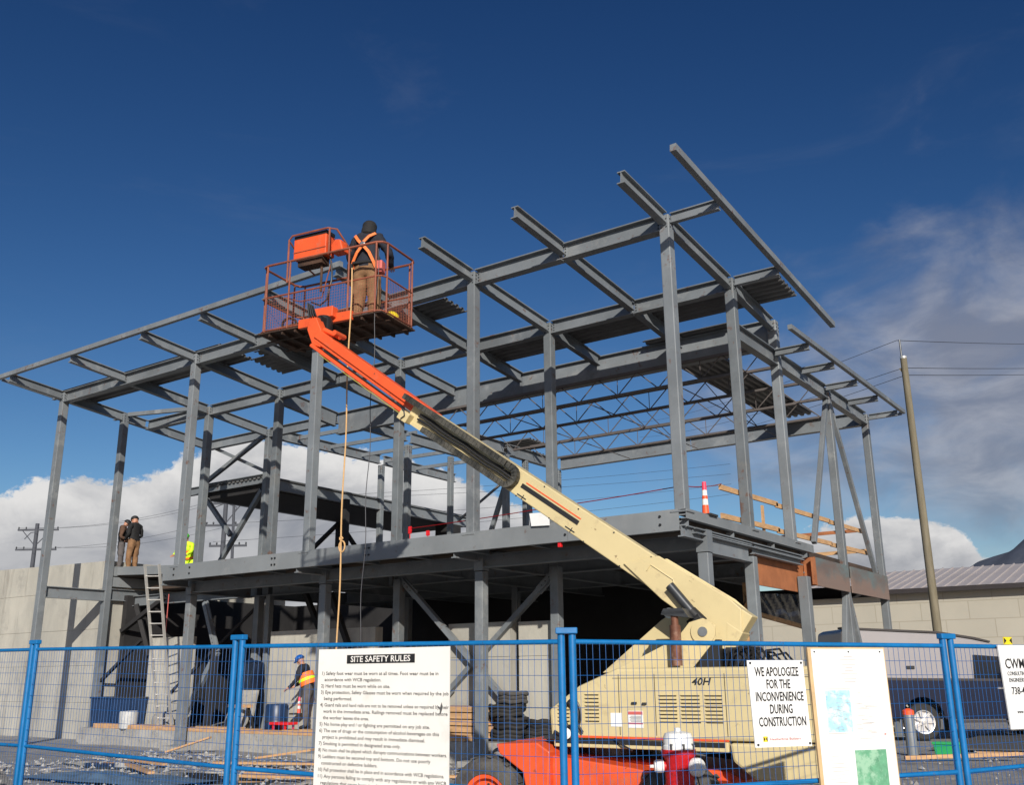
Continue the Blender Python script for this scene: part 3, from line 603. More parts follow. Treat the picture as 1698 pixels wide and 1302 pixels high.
# ---------------------------------------------------------------- things on the deck
t = thing('timber_guardrail', 'rough timber guardrail along the right edge of the upper deck', 'guardrail', (-.12, 6, 4.3))
for z in (5.1, 4.56):
    for a, b in ((1.95, 4.9), (4.8, 8.3), (8.25, 11.2)): MB().obox((-.14, (a+b)/2, z+.015*(a-6)), (.02, 0, 0), (0, (b-a)/2, .0225*(b-a)/2), (0, 0, .05)).build('rail', M['lumber'], t)
    MB().box(-3.2, -.1, 11.1, 11.14, z+.08, z+.17).build('rail', M['rust' if z > 5 else 'lumber'], t)
MB().box(-.20, -.165, 4.1, 4.19, 4.32, 4.95).build('post', M['lumber'], t)
def cone(loc, h, label, pink=False):
    t = thing('traffic_cone', label, 'cone', loc); x, y, z = loc
    prof = lambda a, b: [(.075*(1-a*.45)*h/.7, a*h), (.075*(1-b*.45)*h/.7, b*h)]
    for i, (a, b, m) in enumerate(((.05, .33, 'coneo'), (.33, .5, 'white'), (.5, .6, 'coneo'), (.6, .76, 'white'), (.76, 1, 'conep'))):
        MB().lathe(prof(a, b), loc, 14).build(('sleeve' if m == 'white' else 'body'), M[m], t)
    MB().box(x-.16, x+.16, y-.16, y+.16, z, z+.035).build('base', M['rubber'], t)
cone((.02, .9, 4.3), .62, 'orange and white delineator cone standing on the upper deck corner')
cone((-11.15, 1.95, .80), .4, 'small orange and white cone on a block near the crouching worker')
rl = MB(); pts = [(-6.3, .3, 4.60), (-3.0, .3, 4.68), (-.2, .5, 4.82), (-.05, 1.0, 4.86), (-.1, 1.95, 5.06)]
pp = []
for i in range(len(pts)-1):
    for k in range(5): u = k/5; a, b = V(pts[i]), V(pts[i+1]); q = a.lerp(b, u); q.z -= .012*math.sin(math.pi*u); pp.append(q)
rl.path(pp+[V(pts[-1])], .009, 6); tag(rl.build('warning_line', M['carred']), 'thin red warning line strung above the deck edge to the timber rail', 'line')
for i, (x, z, lab) in enumerate(((-6.42, .30, 'left red warning flag clipped above the deck edge'), (-5.93, .14, 'right small red marker above the deck edge'))):
    b = MB(); b.tube((x, .4, 4.28), (x, .4, 4.40+z*.8), .010, 6); b.box(x-.035, x+.035, .38, .42, 4.36+z*.5, 4.42+z*.8); tag(b.build('warning_flag', M['redplastic']), lab, 'flag')
b = MB()
for i, m in enumerate(('lumber', 'carred', 'lumber', 'redplastic')): pass
tag(MB().box(-2.44, -2.37, -.12, -.05, 3.86, 3.95).build('red_tin', M['redplastic'], None, .01), 'small red tin on the ledge below the floor edge beam', 'tin')
tag(MB().hexa([(-2.95, -.2, 4.28), (-2.55, -.2, 4.26), (-2.55, -.19, 4.26), (-2.95, -.19, 4.28), (-2.99, -.2, 4.52), (-2.56, -.2, 4.5), (-2.56, -.19, 4.5), (-2.99, -.19, 4.52)]).build('paper_notice', M['paper']), 'white paper sheet stuck on the floor edge beam beside the boom', 'notice')

# ladder
LAD0 = (-15.30, -14.93)
t = thing('extension_ladder', 'aluminium extension ladder leaning on the floor edge, left bay', 'ladder', (-14.1, .2, .4))
A0, B0, A1, B1 = V((-14.28, .05, .42)), V((-13.92, .28, .42)), V((-14.82, .0, 4.42)), V((-14.40, .27, 4.42))
A0, B0, A1, B1 = V((LAD0[0], 1.10, .40)), V((LAD0[1], 1.22, .40)), V((-14.80, -.08, 4.42)), V((-14.50, .12, 4.42))
for a, b in ((A0, A1), (B0, B1)): MB().bar(a, b, .028, .07).build('side_rail', M['alu'], t)
for i in range(1, 14): MB().tube(A0.lerp(A1, i/14), B0.lerp(B1, i/14), .017, 6).build('rung', M['alu'], t)

# ---------------------------------------------------------------- people
def person(label, loc, rz, J, mats, gear=None, r=None, hs_=1.0):
    """J: joint positions in metres, person faces +Y."""
    t = thing('person', label, 'person', loc, rz); rr = dict(pel=.15, wai=.145, che=.165, nkb=.10, nek=.055, hea=.088, top=.078, hip=.105, kne=.072, ank=.05, toe=.042, sho=.08, elb=.056, wri=.035, pal=.033)
    if r: rr.update(r)
    names = ['pel', 'wai', 'che', 'nkb', 'nek', 'hea', 'top']; vs = []; idx = {}; ed = []; reg = []
    def addv(k, p, rad): idx[k] = len(vs); vs.append((V(p), rad)); return idx[k]
    for k in names: addv(k, J[k], rr[k])
    for a, b, g in zip(names, names[1:], ('leg', 'torso', 'torso', 'head', 'head', 'head')): ed.append((idx[a], idx[b])); reg.append(g)
    reg[0] = 'torso'
    for s in ('L', 'R'):
        prev = 'pel'
        for k, g in (('hip', 'leg'), ('kne', 'leg'), ('ank', 'leg'), ('toe', 'boot')):
            addv(k+s, J[k+s], rr[k]); ed.append((idx[prev], idx[k+s])); reg.append(g); prev = k+s
        prev = 'che' if 'nkb' not in idx else 'nkb'
        for k, g in (('sho', 'arm'), ('elb', 'arm'), ('wri', 'arm'), ('pal', 'hand')):
            addv(k+s, J[k+s], rr[k]); ed.append((idx[prev], idx[k+s])); reg.append(g); prev = k+s
        w, p = V(J['wri'+s]), V(J['pal'+s]); d_ = (p-w).normalized(); sd = d_.cross(V((0, 0, 1)) if abs(d_.z) < .8 else V((0, 1, 0))).normalized(); up = sd.cross(d_)
        for i, (o_, L) in enumerate(((-.030, .062), (-.010, .072), (.011, .068), (.030, .052))):
            a = addv('f%s%d' % (s, i), p+sd*o_+d_*.03, .010); b = addv('g%s%d' % (s, i), p+sd*o_*1.15+d_*(.03+L*.55), .009); c = addv('h%s%d' % (s, i), p+sd*o_*1.15+d_*(.03+L*.8)-up*L*.45, .008)
            ed += [(idx['pal'+s], a), (a, b), (b, c)]; reg += ['hand']*3
        a = addv('t%s' % s, p-sd*.045-d_*.0, .011); b = addv('u%s' % s, p-sd*.06+d_*.04-up*.015, .009); ed += [(idx['pal'+s], a), (a, b)]; reg += ['hand']*2
    me = bpy.data.meshes.new('body'); me.from_pydata([p for p, _ in vs], ed, []); ob = bpy.data.objects.new('b', me); COL.objects.link(ob)
    ob.modifiers.new('s', 'SKIN'); sl = me.skin_vertices[0].data
    for i, (_, q) in enumerate(vs): sl[i].radius = (q, q)
    sl[0].use_root = True
    for k in ('che', 'wai', 'pel'): sl[idx[k]].radius = (rr[k]*1.12, rr[k]*.72) if abs(V(J['che']).z-V(J['pel']).z) > .25 else (rr[k], rr[k]*.8)
    sb = ob.modifiers.new('u', 'SUBSURF'); sb.levels = 2; sb.render_levels = 2
    bpy.context.view_layer.update(); dg = bpy.context.evaluated_depsgraph_get(); m2 = bpy.data.meshes.new_from_object(ob.evaluated_get(dg)); bpy.data.objects.remove(ob)
    order = ['torso', 'arm', 'leg', 'boot', 'hand', 'head']; m2.materials.clear()
    for k in order: m2.materials.append(M[mats[k]])
    for p in m2.polygons:
        c = p.center; best = 9; bi = 0
        for (a, b), g in zip(ed, reg):
            A, B = vs[a][0], vs[b][0]; u = max(0, min(1, (c-A).dot(B-A)/max(1e-6, (B-A).length_squared))); dd = (c-A.lerp(B, u)).length-.5*(vs[a][1]*(1-u)+vs[b][1]*u)
            if dd < best: best = dd; bi = order.index(g)
        p.material_index = bi; p.use_smooth = True
    nrm = [v.normal.copy() for v in m2.vertices]; cloth = set()
    for p in m2.polygons:
        if p.material_index < 3: cloth.update(p.vertices)
    for i_ in cloth:
        v = m2.vertices[i_]; q = v.co+V(loc); v.co += nrm[i_]*(.020*noise.noise((q.x*9, q.y*9, q.z*14))+.010*noise.noise((q.x*24, q.y*24, q.z*30)))
    bo_ = bpy.data.objects.new('body', m2); COL.objects.link(bo_); bo_.parent = t
    T = Matrix.Translation(V(loc)) @ Matrix.Rotation(rz, 4, 'Z'); P3 = lambda p: T @ V(p)
    # face
    hd = V(J['hea']); fw = V(J.get('face', (0, 1, 0))).normalized(); sd = fw.cross(V((0, 0, 1))).normalized(); up = sd.cross(fw)
    MB().lathe([(.006, -.02), (.016, -.005), (.012, .012), (.003, .022)], P3(hd+fw*.088-up*.005), 8, T.to_3x3() @ up).build('nose', M['skin'], t)
    for s in (-1, 1):
        MB().lathe([(.002, -.010), (.011, -.004), (.011, .004), (.002, .010)], P3(hd+fw*.080+sd*.032*s+up*.018), 8, T.to_3x3() @ fw).build('eye', M['black'], t)
        MB().lathe([(.008, -.008), (.026, -.003), (.024, .006), (.004, .010)], P3(hd+sd*.088*s+up*.0), 10, T.to_3x3() @ sd).build('ear', M['skin'], t)
    MB().obox(P3(hd+fw*.083-up*.040), (T.to_3x3() @ sd)*.022, (T.to_3x3() @ fw)*.006, (T.to_3x3() @ up)*.005).build('mouth', M['redink'], t)
    if gear: gear(t, P3, T.to_3x3(), J, hd, fw, sd, up)
    return t
STAND = dict(pel=(0, 0, .96), wai=(0, 0, 1.08), che=(0, .01, 1.30), nkb=(0, 0, 1.45), nek=(0, .01, 1.53), hea=(0, .03, 1.63), top=(0, .02, 1.71),
             hipL=(-.10, 0, .88), kneL=(-.12, .02, .50), ankL=(-.13, -.01, .10), toeL=(-.14, .15, .045), hipR=(.10, 0, .88), kneR=(.12, .02, .50), ankR=(.13, -.01, .10), toeR=(.14, .15, .045),
             shoL=(-.19, 0, 1.42), elbL=(-.27, -.03, 1.14), wriL=(-.24, .14, .95), palL=(-.23, .21, .92), shoR=(.19, 0, 1.42), elbR=(.27, -.03, 1.14), wriR=(.24, .14, .95), palR=(.23, .21, .92))
def helmet(m, brim=.115):
    def f(t, P3, T, J, hd, fw, sd, up, m=m):
        c = hd+up*.045; pr = [(.115, -.012), (.118, 0), (.113, .035), (.095, .07), (.06, .095), (.02, .105)]
        o = MB().lathe(pr, P3(c), 18, T @ up).build('hard_hat', M[m], t)
        MB().prism([(-.075, .09), (-.05, .155), (.05, .155), (.075, .09)], -.012, .0, lambda a, b, q: P3(c+sd*a+fw*b+up*q)).build('peak', M[m], o)
        MB().lathe([(.119, -.002), (.1205, .012)], P3(c), 18, T @ up).build('rim_band', M['black'], o)
        MB().obox(P3(c+fw*.108+up*.04), (T @ sd)*.03, (T @ fw)*.006, (T @ up)*.018).build('sticker', M['white'], o)
    return f
def gear_basket(t, P3, T, J, hd, fw, sd, up):
    # hood and toque, harness straps, tool pouches
    MB().lathe([(.06, -.16), (.112, -.12), (.118, -.05), (.110, .03), (.115, .045), (.112, .075), (.09, .11), (.05, .135), (.01, .145)], P3(hd+V((0, -.01, .0))), 18, T @ up).build('hood', M['blackcloth'], t)
    def loop(pts, r=.021): 
        q = MB(); P = [V(p) for p in pts]
        for a, b in zip(P, P[1:]): q.bar(P3(a), P3(b), .045, .016, T @ V((0, 1, 0)))
        q.build('harness_strap', M['strap'], t)
    yb = -.165
    loop([(-.17, yb+.07, 1.47), (-.09, yb+.0, 1.36), (0, yb-.02, 1.26)]); loop([(.17, yb+.07, 1.47), (.09, yb, 1.40), (-.02, yb-.02, 1.28)])
    loop([(0, yb-.02, 1.26), (-.10, yb, 1.15), (-.19, yb+.06, 1.02), (-.20, yb+.10, .93)]); loop([(0, yb-.02, 1.26), (.10, yb-.01, 1.14), (.17, yb+.02, .98), (.20, yb+.06, .88)])
    MB().lathe([(.03, 0), (.045, .01), (.03, .02)], P3(V((0, yb-.03, 1.27))), 12, T @ V((0, -1, 0))).build('buckle', M['chrome'], t)
    MB().box
    q = MB(); q.obox(P3(V((0, -.0, 1.0))), (T @ V((.19, 0, 0))), (T @ V((0, .15, 0))), (T @ V((0, 0, .025)))); q.build('tool_belt', M['black'], t, .02)
    q = MB(); q.obox(P3(V((-.24, -.02, .90))), (T @ V((.05, 0, 0))), (T @ V((0, .09, 0))), (T @ V((0, 0, .12)))); q.build('tool_pouch', M['blackcloth'], t, .02)
    q = MB(); q.obox(P3(V((.24, -.02, .92))), (T @ V((.05, 0, 0))), (T @ V((0, .08, 0))), (T @ V((0, 0, .10)))); q.build('tool_pouch', M['redink'], t, .02)
JB = dict(STAND); JB.update(hea=(0, .05, 1.62), top=(0, .05, 1.70), face=(.1, 1, -.25), elbL=(-.33, .05, 1.18), wriL=(-.26, .28, 1.08), palL=(-.24, .36, 1.08), elbR=(.34, .06, 1.18), wriR=(.28, .28, 1.06), palR=(.26, .36, 1.06),
                            kneL=(-.13, .03, .50), ankL=(-.15, -.02, .10), toeL=(-.17, .14, .045), kneR=(.13, .03, .50), ankR=(.15, -.02, .10), toeR=(.17, .14, .045))
TH = math.atan2(-.17, -.985)          # heading of the lift
LO = V((1.53, -5.26, 0)); LT = Matrix.Translation(LO) @ Matrix.Rotation(TH, 4, 'Z')
def L3(s, n, z): return LT @ V((s, n, z))
bw = L3(4.12, -1.0, 6.74)
person('person in black hood and orange harness standing in the lift basket', tuple(bw), R(20), JB, dict(torso='navy', arm='navy', leg='brown', boot='browncloth', hand='skin', head='blackcloth'), gear_basket,
       dict(che=.19, wai=.18, pel=.175, sho=.092, elb=.072, wri=.05, hip=.135, kne=.115, ank=.095, nkb=.12))
JM = dict(STAND); JM.update(face=(.3, 1, -.35), wriL=(-.10, .25, 1.02), palL=(-.03, .29, 1.0), wriR=(.12, .25, 1.06), palR=(.05, .30, 1.03), hea=(.01, .05, 1.60), top=(.01, .04, 1.69))
person('person in black jacket and brown trousers, right one of the pair on deck', (-19.22, 2.5, 4.66), R(100), JM, dict(torso='blackcloth', arm='blackcloth', leg='brown', boot='browncloth', hand='skin', head='skin'), helmet('black'), dict(che=.19, sho=.09, wai=.165, hip=.12, kne=.09, ank=.07))
JN = dict(JM); JN.update(hea=(.0, .09, 1.56), top=(0, .10, 1.65), face=(0, 1, -.7), nek=(0, .04, 1.50))
t_ = person('person in grey trousers with head bowed, left one of the pair on deck', (-19.72, 2.42, 4.62), R(-35), JN, dict(torso='blackcloth', arm='browncloth', leg='greycloth', boot='black', hand='skin', head='skin'), helmet('black'), dict(che=.18, sho=.085, hip=.11, kne=.08, ank=.06))
JH = dict(STAND); JH.update(pel=(0, -.08, .72), wai=(0, -.02, .82), che=(0, .10, 1.02), nkb=(0, .16, 1.16), nek=(0, .19, 1.22), hea=(0, .23, 1.31), top=(0, .25, 1.39), face=(0, 1, -.5),
                            hipL=(-.10, -.06, .66), kneL=(-.13, .18, .40), hipR=(.10, -.06, .66), kneR=(.13, .18, .40), shoL=(-.19, .14, 1.12), elbL=(-.25, .28, .90), wriL=(-.2, .46, .80), palL=(-.19, .53, .78), shoR=(.19, .14, 1.12), elbR=(.25, .28, .90), wriR=(.2, .46, .80), palR=(.19, .53, .78))
def gear_hv(t, P3, T, J, hd, fw, sd, up):
    helmet('hvgreen')(t, P3, T, J, hd, fw, sd, up)
    q = MB()
    for z, y in ((.80, -.03), (.98, .08)): q.lathe([(.168, -.03), (.17, .03)], P3(V((0, y, z))), 18, T @ V((0, .45, 1)).normalized(), False)
    q.build('vest_stripe', M['hvorange'], t)
person('person in bright yellow hi-vis bending behind a column on the deck', (-17.2, 3.0, 4.26), R(200), JH, dict(torso='hv', arm='hv', leg='hv', boot='black', hand='skin', head='skin'), gear_hv, dict(che=.18, hip=.12, kne=.09))
JC = dict(STAND); JC.update(che=(0, .10, 1.27), nkb=(0, .16, 1.41), nek=(0, .19, 1.47), hea=(0, .24, 1.55), top=(0, .26, 1.63), wai=(0, .03, 1.06), face=(0, 1, -.6), shoL=(-.19, .15, 1.38), elbL=(-.27, .22, 1.12), wriL=(-.2, .40, .95), palL=(-.19, .46, .92), shoR=(.19, .15, 1.38), elbR=(.27, .22, 1.12), wriR=(.2, .42, .98), palR=(.19, .49, .95), kneR=(.13, .16, .52), ankR=(.14, .02, .1), toeR=(.15, .17, .045))
def gear_c(t, P3, T, J, hd, fw, sd, up):
    helmet('bluehat')(t, P3, T, J, hd, fw, sd, up)
    q = MB(); q.lathe([(.19, -.16), (.20, -.02), (.19, .12)], P3(V((0, .07, 1.16))), 18, T @ V((0, .4, 1)).normalized()); q.build('vest', M['hvorange'], t)
    q = MB(); q.lathe([(.203, -.03), (.203, .03)], P3(V((0, .06, 1.13))), 18, T @ V((0, .4, 1)).normalized()); q.build('vest_stripe', M['hv'], t)
person('person in blue hard hat and orange vest bending forward behind the fence', (-10.6, 1.72, .47), R(115), JC, dict(torso='navy', arm='navy', leg='greycloth', boot='black', hand='skin', head='skin'), gear_c, dict(che=.18, hip=.12, kne=.085))

# ---------------------------------------------------------------- boom lift
t = thing('boom_lift', 'cream and orange boom lift parked behind the fence with its basket raised', 'boom lift', tuple(LO), TH)
def P2(a, b, n): return V((a, n, b))       # side profile (s, z) swept across n
def part(m, name, ma, parent=None, bevel=0): return m.T(LT).build(name, ma, parent or t, bevel)
# chassis
c = MB(); c.prism([(-1.5, .36), (.96, .36), (1.0, .72), (.90, .97), (.45, .99), (.30, .86), (-.4, .80), (-1.4, .72), (-1.55, .64)], -.62, .62, P2); c.box(-.6, .28, -.6, .6, .55, .78)
part(c, 'chassis', M['orange'], None, .02)
c = MB(); c.prism([(.30, .50), (.54, .50), (.58, .70), (.84, .87), (.88, .965), (.42, .985), (.28, .9)], .62, 1.12, P2); part(c, 'fender', M['orange'], None, .015)
c = MB(); c.prism([(-1.5, .50), (-.55, .50), (-.5, .36), (.3, .36), (.3, .86), (-.5, .77), (-1.45, .63)], .62, 1.02, P2); part(c, 'side_plate', M['orange'], None, .015)
def wheel(s, n, sg, r=.42, w=.30):
    z = .0+r; ax = V((0, sg, 0)); c0 = V((s, n, z))
    y = MB(); y.lathe([(r*.62, -w/2), (r*.86, -w/2), (r*.97, -w*.40), (r, -w*.2), (r, w*.2), (r*.97, w*.40), (r*.86, w/2), (r*.60, w/2), (r*.58, w*.3)], c0, 30, ax, False)
    for k in range(26):
        a = 2*math.pi*k/26; rad = V((math.cos(a), 0, math.sin(a))); y.obox(c0+rad*(r+.001)+V((0, (.07 if k % 2 else -.07), 0)), rad*.008, V((0, .08, 0)), ax.cross(rad)*.022)
    ty = part(y, 'tyre', M['tyre'])
    y = MB(); y.lathe([(r*.60, w*.22), (r*.60, w*.46), (r*.50, w*.44), (r*.46, w*.16), (r*.22, w*.14), (r*.2, w*.36), (.03, w*.38)], c0, 26, ax); 
    rm = part(y, 'rim', M['orange'], ty); y = MB()
    for k in range(8): a = 2*math.pi*k/8; y.tube(c0+V((math.cos(a), 0, math.sin(a)))*r*.34+ax*w*.15, c0+V((math.cos(a), 0, math.sin(a)))*r*.34+ax*w*.24, .016, 6)
    part(y, 'wheel_nut', M['darkmetal'], rm)
for s_ in (1.0, -1.02):
    for n_, sg in ((.98, 1), (-.98, -1)): wheel(s_, n_, sg)
c = MB(); c.tube((1.0, -.85, .42), (1.0, .85, .42), .07, 10); c.tube((-1.02, -.85, .42), (-1.02, .85, .42), .07, 10); c.box(.9, 1.1, -.5, .5, .36, .6); c.box(-1.1, -.92, -.5, .5, .36, .6); part(c, 'axle', M['darkmetal'])
c = MB(); c.lathe([(.5, .78), (.5, .98), (.48, 1.0), (.48, 1.04)], (0, 0, 0), 28); part(c, 'slew_ring', M['darkmetal'])
# turntable hood: near side cover
hood = [(.33, 1.02), (.35, 1.30), (.02, 1.53), (-.40, 1.70), (-2.5, 1.70), (-2.62, 1.45), (-2.62, 1.02)]
c = MB(); c.prism(hood, .42, .95, P2); ho = part(c, 'hood', M['cream'], None, .03)
c = MB(); c.prism(hood, -.95, -.42, P2); part(c, 'hood', M['cream'], None, .03)
c = MB(); c.prism([(-.40, 1.02), (-.40, 1.30), (-2.45, 1.30), (-2.45, 1.02)], -.419, .419, P2); part(c, 'turntable', M['cream'], None, .01)
# counterweight
c = MB(); c.prism([(-1.50, 1.005), (-1.52, .84), (-1.72, .68), (-2.45, .66), (-2.66, .78), (-2.72, 1.1), (-2.68, 1.46), (-2.625, 1.46), (-2.625, 1.005)], -.95, .95, P2); part(c, 'counterweight', M['cream'], None, .03)
# bottom skirt, stripe lines
c = MB(); c.prism([(.30, .94), (.30, 1.015), (-1.49, 1.015), (-1.49, .92)], .40, .955, P2); part(c, 'skirt', M['cream'], None, .01)
def strip(s0, z0, s1, z1, w, ma, name='stripe', n=.957, par=None):
    c = MB(); c.hexa([(s0, n, z0-w/2), (s1, n, z1-w/2), (s1, n+.003, z1-w/2), (s0, n+.003, z0-w/2), (s0, n, z0+w/2), (s1, n, z1+w/2), (s1, n+.003, z1+w/2), (s0, n+.003, z0+w/2)]); return part(c, name, M[ma], par or ho)
strip(.28, 1.045, -1.50, 1.005+.02, .02, 'orange', n=.96); strip(.28, 1.0, -1.46, .985, .045, 'black', n=.96)
for s0, s1, z0, z1, k in ((-.20, -.05, 1.18, 1.47, 8), (-1.01, -.83, 1.18, 1.46, 8), (-1.24, -1.05, 1.18, 1.46, 8), (-1.46, -1.29, 1.18, 1.46, 8), (.12, .25, 1.14, 1.36, 6)):
    c = MB()
    for i in range(k):
        z = z0+(z1-z0)*(i+.5)/k; c.prism([(.951, z-.006), (.951, z+.008), (.968, z-.004)], s0, s1, lambda a, b, o: V((o, a, b)))
    part(c, 'louvre', M['cream'], ho); c = MB()
    for i in range(k):
        z = z0+(z1-z0)*(i+.5)/k-.013; c.box(s0+.004, s1-.004, .951, .954, z-.0028, z+.0028)
    part(c, 'louvre_slot', M['black'], ho)
for s0 in (-.415, -.79, -1.49):
    c = MB(); c.box(s0-.003, s0+.003, .951, .953, 1.06, 1.64 if s0 < -.4 else 1.6); part(c, 'panel_gap', M['gutter'], ho)
c = MB(); c.box(-2.45, -.35, .951, .953, 1.60, 1.605); part(c, 'panel_gap', M['gutter'], ho)
c = MB(); c.box(-.60, -.55, .951, .975, 1.355, 1.375); c.box(-.70, -.66, .951, .975, 1.35, 1.37); part(c, 'latch', M['darkmetal'], ho)
c = MB(); c.box(-.66, -.50, .951, .955, 1.13, 1.29); d1 = part(c, 'decal', M['hydwhite'], ho); c = MB(); c.box(-.655, -.505, .956, .958, 1.255, 1.285); c.box(-.655, -.505, .956, .958, 1.165, 1.18); part(c, 'decal_band', M['redink'], d1)
for k in range(5):
    c = MB(); c.box(-.64, -.53+.01*(k % 2), .956, .958, 1.19+.012*k, 1.194+.012*k); part(c, 'decal_line', M['grey_ink'], d1)
c = MB(); c.box(-.44, -.32, .951, .955, 1.14, 1.27); part(c, 'decal', M['paper'], ho)
text_into('number', '40H', M['black'], lambda a, b, o: LT @ V((-1.165-a, .955+o, 1.535+b)), .065, t, 1.15, .02, skew=.25)
# coiled hoses on the hood
def coil(cx, cz, rx, rz2, n, name='hose', k=4):
    c = MB()
    for j in range(k): c.path([(cx+(rx-.012*j)*math.cos(a*.2618)+.01*j, n+.012*j, cz+(rz2-.012*j)*math.sin(a*.2618)) for a in range(24)], .011, 6, True)
    part(c, name, M['hose'])
coil(.08, 1.25, .085, .15, .97); coil(.86, .83, .10, .09, 1.05, k=3)
c = MB(); c.path([(-.03, .99, 1.08), (.02, 1.0, 1.16), (.1, 1.0, 1.12), (.2, .99, 1.05), (.28, .99, 1.09)], .016); part(c, 'hose', M['hose'])
c = MB(); c.lathe([(.02, 0), (.05, .02), (.055, .05), (.02, .06)], (.14, .97, 1.07), 14, (0, 1, 0)); part(c, 'lamp', M['hydwhite']); c = MB(); c.box(.22, .33, .75, .97, 1.01, 1.06); c.box(.30, .40, .55, .98, 1.015, 1.045); part(c, 'bracket', M['darkmetal'])
c = MB(); c.path([(-.42, .98, 1.01), (-.37, 1.0, 1.03), (-.45, 1.0, .97), (-.55, .99, .92)], .010); part(c, 'control_lever', M['hose'])
# uprights carrying the boom
upr = [(.10, 1.70), (-.45, 2.16), (-.85, 2.43), (-1.0, 2.36), (-1.28, 2.22), (-1.32, 1.98), (-1.05, 1.70)]
c = MB(); c.prism([(.0, 1.62), (-.42, 1.80), (-.86, 2.0), (-1.0, 2.16), (-1.15, 2.2), (-1.28, 2.12), (-1.27, 1.98), (-1.0, 1.68), (-.6, 1.62)], .30, .33, P2); part(c, 'upright', M['cream'], None, .006)
c = MB(); c.prism([(.22, 1.66), (-.5, 2.22), (-.86, 2.44), (-1.0, 2.36), (-1.28, 2.14), (-1.27, 1.98), (-1.0, 1.66)], -.33, -.30, P2); part(c, 'upright', M['cream'], None, .006)
c = MB(); c.tube((-1.15, -.36, 2.06), (-1.15, .37, 2.06), .05, 16); part(c, 'pivot_pin', M['chrome']); c = MB(); c.lathe([(.13, .335), (.13, .352), (.06, .356)], (-1.15, 0, 2.06), 24, (0, 1, 0)); part(c, 'pivot_boss', M['cream'])
c = MB(); c.tube((-.80, .37, 2.46-.2), (-.80, .30, 2.26), .055, 14); part(c, 'cylinder_pin', M['chrome'])
# boom: main section, frame along the boom
bp0, bp1 = V((-1.36, 0, 2.16)), V((2.58, 0, 4.96)); bd = (bp1-bp0).normalized(); bu = V((-bd.z, 0, bd.x)); Lb = (bp1-bp0).length
def B(x, n, h): return bp0+bd*x+V((0, n, 0))+bu*h
def bbox(x0, x1, n0, n1, h0, h1, k0=1., k1=1.):
    return [B(x0, n0, h0*k0), B(x1, n0, h0*k1), B(x1, n1, h0*k1), B(x0, n1, h0*k0), B(x0, n0, h1*k0), B(x1, n0, h1*k1), B(x1, n1, h1*k1), B(x0, n1, h1*k0)]
c = MB(); c.hexa(bbox(.42, Lb, -.14, .14, -.165, .165, 1.0, .86)); mb = part(c, 'boom_section', M['cream'], None, .012)
c = MB()
for n0, n1 in ((.142, .17), (-.17, -.142)): c.prism([(-.20, -.02), (-.06, .20), (.12, .225), (1.0, .19), (1.3, -.10), (.72, -.19), (.34, -.20), (.12, -.28), (-.06, -.29), (-.17, -.22)], n0, n1, lambda a, b, n: B(a, n, b))
c.hexa(bbox(-.19, .40, -.141, .141, -.02, .20)); part(c, 'boom_heel', M['cream'], None, .010)
c = MB(); c.hexa([B(-.20, -.172, -.0), B(-.0, -.172, -.0), B(-.0, .172, -.0), B(-.20, .172, -.0), B(-.215, -.172, -.2), B(-.17, -.172, -.28), B(-.17, .172, -.28), B(-.215, .172, -.2)]); part(c, 'heel_cover', M['cream'], None, .006)
# lettering strips


c = MB(); c.hexa(bbox(2.02, 2.90, .1415, .1445, -.035, .02)); part(c, 'stripe', M['black'], mb)
c = MB(); c.hexa(bbox(2.02, 2.86, .1415, .1445, .04, .055)); part(c, 'stripe', M['orange'], mb)
for xx in (2.75, 2.0):
    c = MB(); c.hexa(bbox(xx, xx+.14, .1415, .150, -.125, -.115)); c.hexa(bbox(xx+.05, xx+.058, .1415, .150, -.155, -.09)); part(c, 'decal', M['darkmetal'], mb)
c = MB(); c.path([B(1.02, .175, -.02), B(1.02, .175, .06), B(.72, .175, .06), B(.68, .175, .02)], .006); part(c, 'weld', M['cream'], mb)
c = MB()
for i in range(14): c.tube(B(.55+i*.26, .140, -.150 if i % 2 else .13), B(.55+i*.26, .146, -.150 if i % 2 else .13), .010, 6)
part(c, 'bolt', M['darkmetal'], mb)
# lift cylinder, telescoping rod
c = MB(); c.tube((-.78, .22, 2.56), (-1.02, .22, 2.26), .052, 14); part(c, 'cylinder', M['darkmetal']); c = MB(); c.tube((-1.0, .22, 2.28), (-1.12, .22, 2.16), .062, 12); c.tube((-1.10, .24, 2.22), (-.98, .24, 2.14), .05, 10); part(c, 'cylinder_head', M['black'])
c = MB(); c.tube((-.88, .44, 2.13), (-.88, .44, 1.72), .058, 14); c.tube((-.88, .44, 2.13), (-.88, .44, 2.24), .04, 12); part(c, 'cylinder', M['rustcyl']); c = MB(); c.box(-1.0, -.76, .34, .5, 2.24, 2.27); c.prism([(-1.05, 2.20), (-.75, 2.24), (-.78, 2.30), (-.98, 2.30)], .25, .5, P2); part(c, 'bracket', M['darkmetal'])
c = MB(); rnd = random.Random(5)
for i in range(9):
    x = -1.35-.06*i; c.path([(x, .3+.03*i, 1.72), (x-.05, .32+.03*i, 1.80+rnd.uniform(0, .1)), (x-.14, .3, 1.86+rnd.uniform(-.05, .06)), (x-.2, .2, 1.74)], .012)
part(c, 'hose', M['hose']); c = MB(); c.box(-1.62, -1.35, -.1, .25, 1.7, 1.9); c.prism([(-1.05, 1.70), (-1.22, 1.98), (-1.30, 1.98), (-1.3, 1.7)], .1, .29, P2); part(c, 'motor_block', M['black'])
